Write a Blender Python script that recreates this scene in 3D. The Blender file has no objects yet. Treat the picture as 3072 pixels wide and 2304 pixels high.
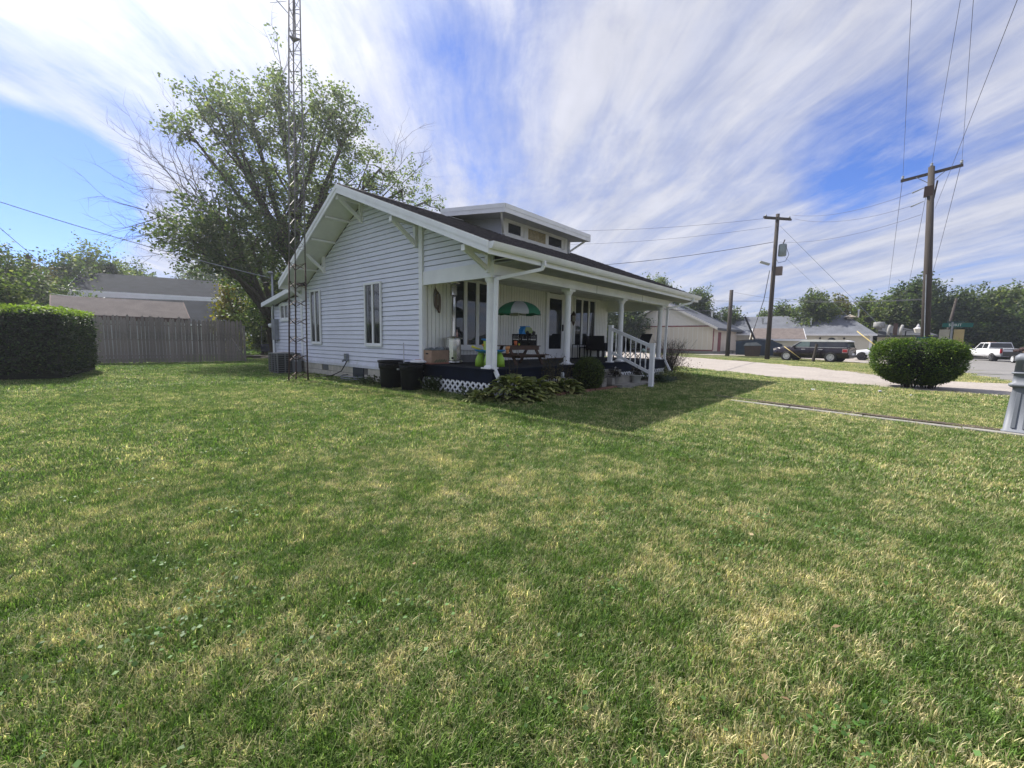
import bpy, math, random
import numpy as np
from math import sin, cos, pi, radians, hypot, atan2, sqrt, tan
from mathutils import Vector, Matrix
random.seed(7); rng = np.random.default_rng(7)
S = bpy.context.scene
COL = S.collection
# ---------------- camera, sky, sun, exposure ----------------
cd = bpy.data.cameras.new('camera'); cam = bpy.data.objects.new('camera', cd); COL.objects.link(cam)
cd.sensor_width = 36; cd.lens = 1282.0/3072*36; cd.clip_start = .05; cd.clip_end = 5000
yw, pt, rl = radians(41.003), radians(5.795), radians(.899)
F = Vector((cos(yw)*cos(pt), sin(yw)*cos(pt), -sin(pt)))
R0 = Vector((sin(yw), -cos(yw), 0)); U0 = R0.cross(F)
R1 = cos(rl)*R0+sin(rl)*U0; U1 = cos(rl)*U0-sin(rl)*R0
M = Matrix((R1, U1, -F)).transposed().to_4x4(); M.translation = Vector((-6.327, -8.43, 1.272))
cam.matrix_world = M; S.camera = cam
SUN_AZ, SUN_EL = radians(90), radians(48)
w = bpy.data.worlds.new('World'); S.world = w; w.use_nodes = True
nt = w.node_tree; nt.nodes.clear()
class NT:
    def __init__(s, t): s.t = t; s.l = t.links
    def n(s, ty, **k):
        q = s.t.nodes.new(ty)
        for a, b in k.items():
            if a == 'ins':
                for i, v in b.items():
                    if isinstance(v, bpy.types.NodeSocket): s.l.new(v, q.inputs[i])
                    else: q.inputs[i].default_value = v
            else: setattr(q, a, b)
        return q
    def math(s, op, a, b=0.0, clamp=False, c=0.0):
        return s.n('ShaderNodeMath', operation=op, use_clamp=clamp, ins={0: a, 1: b, 2: c}).outputs[0]
    def noise(s, vec, scale, detail=4, rough=.55, dist=0, out=0):
        return s.n('ShaderNodeTexNoise', ins={'Vector': vec, 'Scale': scale, 'Detail': detail, 'Roughness': rough, 'Distortion': dist}).outputs[out]
    def ramp(s, fac, stops, interp='LINEAR'):
        r = s.n('ShaderNodeValToRGB', ins={0: fac}); cr = r.color_ramp; cr.interpolation = interp
        while len(cr.elements) < len(stops): cr.elements.new(.5)
        for e, (p, c) in zip(cr.elements, stops):
            e.position = p; e.color = (c[0], c[1], c[2], 1) if isinstance(c, (tuple, list)) else (c, c, c, 1)
        return r.outputs[0]
    def mix(s, f, a, b, mode='MIX'):
        q = s.n('ShaderNodeMix', data_type='RGBA', blend_type=mode)
        for i, v in ((0, f), (6, a), (7, b)):
            if isinstance(v, bpy.types.NodeSocket): s.l.new(v, q.inputs[i])
            else: q.inputs[i].default_value = v if i == 0 else (*v[:3], 1)
        return q.outputs[2]
W = NT(nt)
sky = W.n('ShaderNodeTexSky', sky_type='NISHITA', sun_disc=False, sun_elevation=SUN_EL, sun_rotation=pi/2-SUN_AZ, altitude=250, air_density=1.0, dust_density=.35, ozone_density=3.5)
bg1 = W.n('ShaderNodeBackground', ins={0: W.mix(1.0, sky.outputs[0], (.56, .70, 1.14), 'MULTIPLY'), 1: .085})
tc = W.n('ShaderNodeTexCoord').outputs['Generated']
sx = W.n('ShaderNodeSeparateXYZ', ins={0: tc}).outputs
zz = W.math('ADD', W.math('MAXIMUM', sx[2], 0), .10)
u = W.math('DIVIDE', sx[0], zz); v = W.math('DIVIDE', sx[1], zz)
ca, sa = cos(radians(44.5)), sin(radians(44.5))
al = W.math('ADD', W.math('MULTIPLY', u, ca), W.math('MULTIPLY', v, sa))      # along the streaks
ac = W.math('SUBTRACT', W.math('MULTIPLY', v, ca), W.math('MULTIPLY', u, sa))  # across them
P0 = W.n('ShaderNodeCombineXYZ', ins={0: al, 1: ac, 2: 0.0}).outputs[0]
wob = W.noise(P0, .55, 3, .5, out=1)
P1 = W.n('ShaderNodeVectorMath', operation='MULTIPLY_ADD', ins={0: wob, 1: (1.0, .5, 0), 2: P0}).outputs[0]
sc1 = W.n('ShaderNodeVectorMath', operation='MULTIPLY', ins={0: P1, 1: (.32, 1.0, 1)}).outputs[0]
n1 = W.noise(sc1, 1.15, 4, .5)
sc2 = W.n('ShaderNodeVectorMath', operation='MULTIPLY', ins={0: P1, 1: (.55, 3.0, 1)}).outputs[0]
n2 = W.noise(sc2, 1.3, 7, .6)
n3 = W.noise(W.n('ShaderNodeVectorMath', operation='MULTIPLY', ins={0: P1, 1: (1.0, 1.5, 1)}).outputs[0], 2.6, 9, .66)
n4 = W.noise(W.n('ShaderNodeVectorMath', operation='MULTIPLY', ins={0: P1, 1: (.9, 3.4, 1)}).outputs[0], 5.5, 6, .7)
dens = W.math('ADD', W.math('ADD', W.math('MULTIPLY', n1, .50), W.math('MULTIPLY', n2, .30)), W.math('MULTIPLY', n3, .26))
dens = W.math('ADD', dens, W.math('MULTIPLY', n4, .13))
# the two clear patches: one low on the left, one beside the far pole
def patch(azd, eld, sharp, amt):
    a, e = radians(azd), radians(eld)
    dt = W.n('ShaderNodeVectorMath', operation='DOT_PRODUCT', ins={0: tc, 1: (cos(a)*cos(e), sin(a)*cos(e), sin(e))}).outputs['Value']
    m = W.n('ShaderNodeMapRange', interpolation_type='SMOOTHERSTEP', ins={0: dt, 1: sharp, 2: 1.0, 3: 0.0, 4: amt}).outputs[0]
    return m
pa = W.math('ADD', patch(87.5, 12.0, .9885, .42), patch(3, 18.5, .990, .17))
pa = W.math('ADD', pa, patch(46, 27, .975, .07))
dens = W.math('SUBTRACT', W.math('ADD', dens, .012), pa)
cov = W.ramp(dens, [(.38, 0), (.47, .42), (.56, .80), (.66, 1)])
cov = W.math('MULTIPLY', cov, .93)
sdir = (cos(SUN_AZ)*cos(SUN_EL), sin(SUN_AZ)*cos(SUN_EL), sin(SUN_EL))
sd = W.n('ShaderNodeVectorMath', operation='DOT_PRODUCT', ins={0: tc, 1: sdir}).outputs['Value']
glow = W.math('POWER', W.math('MAXIMUM', sd, 0), 9)
glow2 = W.math('POWER', W.math('MAXIMUM', sd, 0), 40)
cst = W.math('ADD', W.math('ADD', .445, W.math('MULTIPLY', glow, .48)), W.math('MULTIPLY', glow2, 1.3))
cst = W.math('MULTIPLY', cst, W.math('ADD', .52, W.math('MULTIPLY', W.math('ADD', n3, n2), .44)))
ccol = W.mix(W.ramp(n2, [(.36, 0), (.62, 1)]), (.64, .71, .96), (.90, .91, 1.0))
bg2 = W.n('ShaderNodeBackground', ins={0: ccol, 1: cst})
mx = W.n('ShaderNodeMixShader', ins={0: cov, 1: bg1.outputs[0], 2: bg2.outputs[0]})
W.n('ShaderNodeOutputWorld', ins={0: mx.outputs[0]})
sl = bpy.data.lights.new('sun', 'SUN'); sl.energy = 4.3; sl.angle = radians(.6); sl.color = (1, .95, .86)
so = bpy.data.objects.new('sun', sl); COL.objects.link(so); so.location = (0, 30, 40)
so.rotation_euler = Vector(sdir).to_track_quat('Z', 'Y').to_euler()
S.view_settings.view_transform = 'Standard'; S.view_settings.look = 'None'; S.view_settings.gamma = 1
S.view_settings.exposure = .88; S.view_settings.use_curve_mapping = False
S.cycles.max_bounces = 8; S.cycles.transparent_max_bounces = 8

# ---------------- materials ----------------
MATS = {}
def mat(name, col, rough=.7, metal=0, var=.12, vscale=3, bump=0, bscale=40, spec=.5, col2=None, stretch=(1, 1, 1), coord='Object', trans=0, fine=0):
    """procedural material: base colour broken by noise, optional second colour, bump and translucency"""
    if name in MATS: return MATS[name]
    m = bpy.data.materials.new(name); m.use_nodes = True; t = m.node_tree; t.nodes.clear(); N = NT(t)
    out = N.n('ShaderNodeOutputMaterial')
    tcn = N.n('ShaderNodeTexCoord').outputs[coord] if coord != 'World' else N.n('ShaderNodeNewGeometry').outputs['Position']
    mp = N.n('ShaderNodeVectorMath', operation='MULTIPLY', ins={0: tcn, 1: stretch}).outputs[0]
    nz = N.noise(mp, vscale, 5, .6)
    c2 = col2 or tuple(c*(1-var*2) for c in col)
    c = N.mix(N.ramp(nz, [(.32, 0), (.68, 1)]), c2, tuple(min(1, x*(1+var*.5)) for x in col))
    if fine:
        f = N.noise(mp, vscale*14, 3, .7)
        c = N.mix(fine, c, N.mix(N.ramp(f, [(.3, 0), (.7, 1)]), tuple(x*.45 for x in col), tuple(min(1, x*1.5) for x in col)))
    oi = N.n('ShaderNodeObjectInfo').outputs['Random']
    c = N.mix(1.0, c, N.ramp(oi, [(0, 1-var*.7), (1, 1.0)]), 'MULTIPLY')
    b = N.n('ShaderNodeBsdfPrincipled', ins={'Base Color': c, 'Roughness': rough, 'Metallic': metal, 'Specular IOR Level': spec})
    if bump:
        bn = N.n('ShaderNodeBump', ins={'Strength': bump, 'Distance': .02, 'Height': N.noise(mp, bscale, 4, .6)})
        N.l.new(bn.outputs[0], b.inputs['Normal'])
    if trans:
        tr = N.n('ShaderNodeBsdfTranslucent', ins={0: N.mix(1.0, c, (1.25, 1.35, .6), 'MULTIPLY')})
        q = N.n('ShaderNodeMixShader', ins={0: trans, 1: b.outputs[0], 2: tr.outputs[0]})
        N.l.new(q.outputs[0], out.inputs[0])
    else: N.l.new(b.outputs[0], out.inputs[0])
    MATS[name] = m; return m
def leafmat(name, c1, c2, c3=None, trans=.45, rough=.55, scale=.7):
    """leaf colour by clump (world noise) and by leaf (attribute)"""
    if name in MATS: return MATS[name]
    m = bpy.data.materials.new(name); m.use_nodes = True; t = m.node_tree; t.nodes.clear(); N = NT(t)
    out = N.n('ShaderNodeOutputMaterial'); pos = N.n('ShaderNodeNewGeometry').outputs['Position']
    at = N.n('ShaderNodeAttribute', attribute_name='rnd').outputs['Fac']
    c = N.mix(N.ramp(N.noise(pos, scale, 3, .6), [(.35, 0), (.65, 1)]), c1, c2)
    c = N.mix(1.0, c, N.ramp(at, [(0, .55), (1, 1.35)]), 'MULTIPLY')
    if c3: c = N.mix(N.ramp(at, [(.86, 0), (.93, 1)]), c, c3)
    b = N.n('ShaderNodeBsdfPrincipled', ins={'Base Color': c, 'Roughness': rough, 'Specular IOR Level': .35})
    tr = N.n('ShaderNodeBsdfTranslucent', ins={0: N.mix(1.0, c, (1.3, 1.45, .6), 'MULTIPLY')})
    q = N.n('ShaderNodeMixShader', ins={0: trans, 1: b.outputs[0], 2: tr.outputs[0]})
    N.l.new(q.outputs[0], out.inputs[0]); MATS[name] = m; return m
def glassmat(name, col=(.02, .025, .03), rough=.03):
    return mat(name, col, rough, 0, .1, 2, spec=.8)
WHITE = mat('white_trim', (.80, .81, .82), .55, var=.05, vscale=2.2, fine=.05)
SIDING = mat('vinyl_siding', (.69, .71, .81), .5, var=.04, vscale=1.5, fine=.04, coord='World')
# splash dirt low on the siding
_t = SIDING.node_tree; N_ = NT(_t); _b = next(q for q in _t.nodes if q.type == 'BSDF_PRINCIPLED'); _c = _b.inputs['Base Color'].links[0].from_socket
_p = N_.n('ShaderNodeNewGeometry').outputs['Position']; _z = N_.n('ShaderNodeSeparateXYZ', ins={0: _p}).outputs[2]
_m = N_.math('ADD', N_.math('MULTIPLY', _z, .9), N_.math('MULTIPLY', N_.noise(_p, 3.5, 5, .7), .9))
_q = N_.mix(N_.ramp(_m, [(.78, .38), (1.15, 0)]), _c, (.36, .35, .30)); N_.l.new(_q, _b.inputs['Base Color'])
CREAM = mat('porch_wall_paint', (.84, .84, .80), .6, var=.05, vscale=1.6, coord='World', fine=.05)
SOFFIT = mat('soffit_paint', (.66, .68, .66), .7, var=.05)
SHING = mat('asphalt_shingle', (.095, .088, .092), .95, var=.32, vscale=5, col2=(.035, .034, .04), fine=.45, coord='World', spec=.12)
NAVY = mat('navy_deck_paint', (.006, .011, .026), .75, var=.2, vscale=4, fine=.1, spec=.15)
DECK = mat('worn_grey_deck', (.040, .043, .05), .85, var=.3, vscale=3, stretch=(6, 1, 1), fine=.35, spec=.15)
BLOCK = mat('concrete_block', (.56, .53, .45), .9, var=.15, vscale=4, fine=.3, bump=.5, bscale=60)
MORT = mat('mortar', (.15, .145, .13), .95, var=.1)
CONC = mat('weathered_concrete', (.30, .285, .25), .9, var=.22, vscale=3, fine=.3, bump=.4)
GLASS = glassmat('window_glass')
CURT = mat('curtained_glass', (.07, .08, .085), .08, var=.5, vscale=5, stretch=(1, 8, .3), spec=.8)
BLACKP = mat('black_plastic', (.007, .008, .010), .6, var=.1, spec=.2)
STEEL = mat('stainless_steel', (.62, .61, .58), .22, 1, var=.08)
GALV = mat('galvanised_steel', (.32, .34, .36), .5, .8, var=.15, fine=.15)
RUST = mat('rusty_steel', (.060, .030, .026), .75, .3, var=.3, vscale=9, fine=.3)
RUSTG = mat('dull_galvanised_tower', (.26, .25, .25), .6, .6, var=.3, vscale=5, fine=.25)
WOODG = mat('weathered_grey_wood', (.27, .245, .225), .9, var=.25, vscale=2.5, stretch=(3, 3, .5), fine=.45, bump=.3)
POLEW = mat('creosote_pole_wood', (.062, .050, .042), .9, var=.25, vscale=4, stretch=(4, 4, .3), fine=.4)
BROWNW = mat('brown_stained_wood', (.085, .045, .03), .7, var=.25, vscale=5, fine=.25)
BARK = mat('bark', (.075, .06, .05), .95, var=.35, vscale=6, stretch=(2, 2, .6), fine=.4, bump=.6)
BARE = mat('bare_twigs', (.10, .08, .075), .9, var=.2)
WIRE = mat('black_cable', (.09, .09, .11), .6, var=.05)
CHROME = mat('chrome', (.6, .6, .62), .12, 1, var=.03)
TYRE = mat('tyre_rubber', (.015, .015, .016), .85, var=.1)

# ---------------- mesh builders ----------------
class MB:
    def __init__(s): s.v = []; s.f = []
    def add(s, vs, fs):
        o = len(s.v); s.v += [tuple(p) for p in vs]; s.f += [tuple(i+o for i in f) for f in fs]; return s
    def box(s, a, b):
        (x0, y0, z0), (x1, y1, z1) = a, b
        return s.add([(x0, y0, z0), (x1, y0, z0), (x1, y1, z0), (x0, y1, z0), (x0, y0, z1), (x1, y0, z1), (x1, y1, z1), (x0, y1, z1)],
                     [(3, 2, 1, 0), (4, 5, 6, 7), (0, 1, 5, 4), (1, 2, 6, 5), (2, 3, 7, 6), (3, 0, 4, 7)])
    def cb(s, c, d): return s.box([c[i]-d[i]/2 for i in range(3)], [c[i]+d[i]/2 for i in range(3)])
    def beam(s, a, b, wx, wy, up=(0, 0, 1)):
        a, b = Vector(a), Vector(b); d = (b-a).normalized(); u_ = Vector(up)
        if abs(d.dot(u_)) > .98: u_ = Vector((1, 0, 0))
        r = d.cross(u_).normalized(); q = r.cross(d)
        vs = [p+r*i*wx/2+q*j*wy/2 for p in (a, b) for i, j in ((-1, -1), (1, -1), (1, 1), (-1, 1))]
        return s.add(vs, [(3, 2, 1, 0), (4, 5, 6, 7), (0, 1, 5, 4), (1, 2, 6, 5), (2, 3, 7, 6), (3, 0, 4, 7)])
    def prism(s, poly, ext):
        """poly: list of 3d points, ext: vector"""
        n = len(poly); e = Vector(ext); vs = [Vector(p) for p in poly]+[Vector(p)+e for p in poly]
        return s.add(vs, [tuple(range(n))[::-1], tuple(range(n, 2*n))]+[(i, (i+1) % n, (i+1) % n+n, i+n) for i in range(n)])
    def tube(s, pts, r, seg=6, cap=True):
        pts = [Vector(p) for p in pts]; rs = r if isinstance(r, (list, tuple)) else [r]*len(pts); vs = []; n = len(pts)
        pr = None
        for i, p in enumerate(pts):
            d = (pts[min(i+1, n-1)]-pts[max(i-1, 0)])
            d = d.normalized() if d.length > 1e-9 else Vector((0, 0, 1))
            if pr is None: pr = d.orthogonal().normalized()
            pr = (pr-d*pr.dot(d)); pr = pr.normalized() if pr.length > 1e-6 else d.orthogonal().normalized()
            q = d.cross(pr)
            vs += [p+(pr*cos(2*pi*k/seg)+q*sin(2*pi*k/seg))*rs[i] for k in range(seg)]
        fs = [(i*seg+k, i*seg+(k+1) % seg, (i+1)*seg+(k+1) % seg, (i+1)*seg+k) for i in range(n-1) for k in range(seg)]
        if cap: fs += [tuple(range(seg))[::-1], tuple(range((n-1)*seg, n*seg))]
        return s.add(vs, fs)
    def lathe(s, prof, c=(0, 0, 0), seg=20, flute=0, nf=0):
        vs = []; n = len(prof)
        for r, z in prof:
            for k in range(seg):
                a = 2*pi*k/seg; rr = r*(1-(flute if nf and k % 2 else 0)); vs.append((c[0]+rr*cos(a), c[1]+rr*sin(a), c[2]+z))
        fs = [(i*seg+k, i*seg+(k+1) % seg, (i+1)*seg+(k+1) % seg, (i+1)*seg+k) for i in range(n-1) for k in range(seg)]
        fs += [tuple(range(seg))[::-1], tuple(range((n-1)*seg, n*seg))]
        return s.add(vs, fs)
    def sphere(s, c, r, seg=12, rings=8, sq=(1, 1, 1)):
        prof = [(max(1e-4, r*sin(pi*i/rings)), -r*cos(pi*i/rings)) for i in range(rings+1)]
        o = len(s.v); s.lathe(prof, (0, 0, 0), seg)
        for i in range(o, len(s.v)):
            x, y, z = s.v[i]; s.v[i] = (c[0]+x*sq[0], c[1]+y*sq[1], c[2]+z*sq[2])
        return s
    def xf(s, m):
        s.v = [tuple(m @ Vector(p)) for p in s.v]; return s
OFF = {}
def mesh_of(name, mb, m, smooth=False, off=(0, 0, 0)):
    me = bpy.data.meshes.new(name)
    vs = [(p[0]-off[0], p[1]-off[1], p[2]-off[2]) for p in mb.v]
    me.from_pydata(vs, [], mb.f)
    for q in (m if isinstance(m, (list, tuple)) else [m]): me.materials.append(q)
    if smooth: me.polygons.foreach_set('use_smooth', [True]*len(me.polygons))
    me.update(); return me
def part(name, mb, m, parent, smooth=False, kind=None, label=None):
    off = OFF.get(parent.name, (0, 0, 0))
    o = bpy.data.objects.new(name, mesh_of(name, mb, m, smooth, off)); COL.objects.link(o); o.parent = parent
    OFF[o.name] = off
    if kind: o['kind'] = kind
    if label: o['label'] = label
    return o
def share(src, loc, parent, rz=0, rot=None, scale=None, name=None):
    """another object on the same mesh data; loc is a world shift relative to the source"""
    o = bpy.data.objects.new(name or src.name.split('.')[0], src.data); COL.objects.link(o); o.parent = parent
    o.location = Vector(src.location)+Vector(loc); o.rotation_euler = rot or (0, 0, rz)
    if scale: o.scale = scale
    OFF[o.name] = OFF.get(parent.name, (0, 0, 0))
    if 'kind' in src: o['kind'] = src['kind']
    return o
def thing(name, label, cat, loc=(0, 0, 0), group=None, local=False, rz=0):
    o = bpy.data.objects.new(name, None); COL.objects.link(o); o.location = loc; o.rotation_euler = (0, 0, rz)
    o['label'] = label; o['category'] = cat
    if group: o['group'] = group
    OFF[o.name] = (0, 0, 0) if local else tuple(loc)
    return o
def single(name, mb, m, label, cat, smooth=False, group=None, kind=None, loc=None):
    if loc is None:
        if mb.v:
            xs = np.array(mb.v); loc = (float(xs[:, 0].mean()), float(xs[:, 1].mean()), float(xs[:, 2].min()))
        else: loc = (0, 0, 0)
    o = bpy.data.objects.new(name, mesh_of(name, mb, m, smooth, loc)); COL.objects.link(o); o.location = loc
    o['label'] = label; o['category'] = cat
    if group: o['group'] = group
    if kind: o['kind'] = kind
    return o
def structure(name, mb, m, smooth=False):
    o = bpy.data.objects.new(name, mesh_of(name, mb, m, smooth)); COL.objects.link(o); o['kind'] = 'structure'; o['label'] = name.replace('_', ' '); return o
def copy_tree(o, parent=None):
    c = o.copy(); COL.objects.link(c)
    if parent: c.parent = parent
    for ch in list(o.children): copy_tree(ch, c)
    return c
def np_mesh(name, V, Fq, m, rnd=None):
    """V (n,3), Fq (m,k) numpy -> mesh, quick"""
    me = bpy.data.meshes.new(name); k = Fq.shape[1]; V = np.ascontiguousarray(V, np.float32)
    me.vertices.add(len(V)); me.vertices.foreach_set('co', V.ravel())
    me.loops.add(Fq.size); me.loops.foreach_set('vertex_index', Fq.astype(np.int32).ravel())
    me.polygons.add(len(Fq)); me.polygons.foreach_set('loop_start', np.arange(0, Fq.size, k, dtype=np.int32))
    for q in (m if isinstance(m, (list, tuple)) else [m]): me.materials.append(q)
    if rnd is not None:
        a = me.attributes.new('rnd', 'FLOAT', 'POINT'); a.data.foreach_set('value', np.ascontiguousarray(rnd, np.float32))
    me.update(calc_edges=True); return me
def np_obj(name, me, parent=None, loc=(0, 0, 0)):
    o = bpy.data.objects.new(name, me); COL.objects.link(o); o.location = loc
    if parent: o.parent = parent
    return o
def leaves(C, size, m, name='crown', parent=None, up=.35, asp=.55, jit=.35, droop=0):
    """one diamond leaf at every centre of C; world coordinates"""
    n = len(C); d = rng.normal(size=(n, 3)); d[:, 2] = d[:, 2]*.6-droop; d /= np.linalg.norm(d, axis=1)[:, None]
    nr = rng.normal(size=(n, 3)); nr[:, 2] += up*2; s = np.cross(nr, d); s /= np.linalg.norm(s, axis=1)[:, None]+1e-9
    L = size*(1+jit*rng.uniform(-1, 1, n))[:, None]; nn = np.cross(d, s)
    V = np.stack([C-d*L*.5, C+s*L*asp*.5+nn*L*.08, C+d*L*.5, C-s*L*asp*.5+nn*L*.08], 1).reshape(-1, 3)
    Fq = np.arange(4*n).reshape(n, 4)
    off = np.array(OFF.get(parent.name, (0, 0, 0))) if parent else 0
    me = np_mesh(name, V-off, Fq, m, np.repeat(rng.uniform(0, 1, n), 4))
    return np_obj(name, me, parent)
def blob_pts(c, r, n, clump=26, cr=.28, hollow=.35):
    """leaf centres gathered into clumps through an ellipsoid"""
    k = max(3, n//clump); d = rng.normal(size=(k, 3)); d /= np.linalg.norm(d, axis=1)[:, None]
    rad = hollow+(1-hollow)*rng.uniform(0, 1, k)**.45; rad *= 1+.28*np.maximum(0, rng.normal(size=k))*(d[:, 2] > -.2)
    q = d*rad[:, None]; ctr = np.array(c)+q*np.array(r)
    # a clump is a short spray pointing outwards and up
    idx = rng.integers(0, k, n); ax = d+np.array([0, 0, .35]); ax /= np.linalg.norm(ax, axis=1)[:, None]
    g = rng.normal(size=(n, 3))*cr*.62+ax[idx]*(rng.uniform(-1.3, 1.5, n)*cr)[:, None]
    return ctr[idx]+g
def gz(x, y):
    """lawn height: it rises a little to the house"""
    dx = max(0-x, x-10, 0); dy = max(-2.5-y, y-9, 0); d = hypot(dx, dy)/2.6
    return 0 if d >= 1 else .085*(1-d*d*(3-2*d))
# ---------------- ground ----------------
def lawn_material():
    m = bpy.data.materials.new('lawn'); m.use_nodes = True; t = m.node_tree; t.nodes.clear(); N = NT(t)
    return m, N
def lawn_colour(N, pos, rnd=None, dark=1.0):
    a = N.noise(pos, .33, 3, .6); b = N.noise(pos, 1.9, 5, .7); c = N.noise(pos, 7.0, 3, .7)
    f = N.math('ADD', N.math('ADD', N.math('MULTIPLY', a, .25), N.math('MULTIPLY', b, .38)), N.math('MULTIPLY', c, .43))
    sp = N.n('ShaderNodeSeparateXYZ', ins={0: pos}).outputs
    # drier to the south-west front of the lot, lush near the house's left lawn
    g = N.math('MULTIPLY', N.math('ADD', N.math('MULTIPLY', sp[1], .55), N.math('MULTIPLY', sp[0], -.25)), -.006)
    f = N.math('ADD', N.math('MULTIPLY', N.math('SUBTRACT', f, .53), 1.25), N.math('ADD', g, .476))
    if rnd is not None: f = N.math('ADD', f, N.math('MULTIPLY', N.math('SUBTRACT', rnd, .5), .27))
    col = N.ramp(f, [(.36, (.048*dark, .094*dark, .014*dark)), (.44, (.090*dark, .148*dark, .030*dark)), (.51, (.138*dark, .170*dark, .058*dark)), (.565, (.205*dark, .20*dark, .115*dark)), (.64, (.42*dark, .36*dark, .20*dark))])
    return col
LAWN, N = lawn_material()
pos = N.n('ShaderNodeNewGeometry').outputs['Position']
lc = lawn_colour(N, pos, None, .85)
lc = N.mix(.65, lc, N.ramp(N.noise(pos, 38, 4, .75), [(.25, .25), (.75, 1.25)]), 'MULTIPLY')
bn = N.n('ShaderNodeBump', ins={'Strength': .9, 'Distance': .05, 'Height': N.noise(pos, 30, 4, .7)})
bs = N.n('ShaderNodeBsdfPrincipled', ins={'Base Color': lc, 'Roughness': .95, 'Specular IOR Level': .1, 'Normal': bn.outputs[0]})
N.n('ShaderNodeOutputMaterial', ins={0: bs.outputs[0]})
BLADE = bpy.data.materials.new('grass_blade'); BLADE.use_nodes = True; BLADE.node_tree.nodes.clear(); N = NT(BLADE.node_tree)
pos = N.n('ShaderNodeNewGeometry').outputs['Position']; rn = N.n('ShaderNodeAttribute', attribute_name='rnd').outputs['Fac']
lc = N.mix(1.0, lawn_colour(N, pos, rn, 1.98), N.ramp(N.math('FRACT', N.math('MULTIPLY', rn, 17.3)), [(0, .32), (.85, 1.15), (1, 1.5)]), 'MULTIPLY')
b = N.n('ShaderNodeBsdfPrincipled', ins={'Base Color': lc, 'Roughness': .45, 'Specular IOR Level': .35})
tr = N.n('ShaderNodeBsdfTranslucent', ins={0: N.mix(1.0, lc, (1.15, 1.28, .8), 'MULTIPLY')})
q = N.n('ShaderNodeMixShader', ins={0: .42, 1: b.outputs[0], 2: tr.outputs[0]}); N.n('ShaderNodeOutputMaterial', ins={0: q.outputs[0]})

xs = np.concatenate([-np.geomspace(2500, 32, 12), np.arange(-30, 30.1, .6), np.geomspace(33, 2500, 12)])
X, Y = np.meshgrid(xs, xs, indexing='ij'); nn_ = len(xs)
Z = np.vectorize(gz)(X, Y)+np.where((abs(X) < 31) & (abs(Y) < 31), .012*np.sin(X*1.3+1)*np.sin(Y*.9), 0)
V = np.stack([X, Y, Z], -1).reshape(-1, 3); I = np.arange(nn_*nn_).reshape(nn_, nn_)
Fq = np.stack([I[:-1, :-1], I[1:, :-1], I[1:, 1:], I[:-1, 1:]], -1).reshape(-1, 4)
g = np_obj('ground', np_mesh('ground', V, Fq, LAWN)); g['kind'] = 'structure'; g['label'] = 'mown lawn with dry patches'
g.data.polygons.foreach_set('use_smooth', [True]*len(Fq))
GRAVEL = mat('pale_gravel', (.36, .32, .285), .95, var=.16, vscale=.8, coord='World', fine=.45, bump=.6, bscale=16)
ASPH = mat('worn_asphalt', (.235, .225, .215), .95, var=.12, vscale=.35, coord='World', fine=.3)
DIRT = mat('bare_dirt', (.10, .075, .05), .95, var=.3, vscale=3, coord='World', fine=.4)
def sheet(name, poly, z, m): return structure(name, MB().add([(x, y, z) for x, y in poly], [tuple(range(len(poly)))]), m)
near = [(70, 31), (40, 20), (17.6, 2.5), (17.0, -.5), (14.1, -3.5), (12.7, -6.1), (11.55, -7.7), (11.2, -8.8), (11.0, -9.9), (10.3, -11.2), (9.5, -13.5), (8.0, -17)]
far = [(14, -26), (17.0, -16), (16.9, -11.6), (16.76, -9.9), (17.8, -8.9), (21.0, -7.1), (25.0, -4.5), (29, -.95), (34, 5.0), (40, 11), (62, 24), (80, 31)]
def jig(p, a=.14, step=.8):
    o = []
    for (x0, y0), (x1, y1) in zip(p, p[1:]):
        k = max(1, int(min(hypot(x1-x0, y1-y0)/step, 12)))
        for i in range(k): o.append((x0+(x1-x0)*i/k+random.uniform(-a, a), y0+(y1-y0)*i/k+random.uniform(-a, a)))
    return o+[p[-1]]
drive_poly = jig(near)+jig(far)
sheet('gravel_drive', drive_poly, .016, GRAVEL)
sheet('road', [(17.5, -26), (17.6, -16), (18.0, -11.8), (24.1, -11.4), (33, -9.5), (52, -9.6), (75, -10.5), (140, -16), (140, -60), (50, -60), (16, -60), (12, -26)], .010, ASPH)
sheet('parking_lot', [(33.3, -7.4), (36, -5.8), (42, -3.1), (47, .3), (46, 5), (43.5, 8.0), (50.2, 7.8), (62, 8), (66, -6), (52, -9.4), (33.2, -9.4)], .021, GRAVEL)
# dry straw edge along the drive
EDGE = mat('straw_edge', (.33, .25, .15), .95, var=.2, vscale=2, coord='World', fine=.4)
sheet('dry_verge', jig([(16.7, -10.3), (17.7, -9.3), (20.9, -7.5), (24.9, -4.9), (28.9, -1.35), (33.9, 4.6)], .1)+jig([(34.6, 5.0), (29.7, -.9), (25.7, -4.4), (21.4, -6.7), (18.1, -8.6), (17.0, -9.6)], .15), .024, EDGE)
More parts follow.
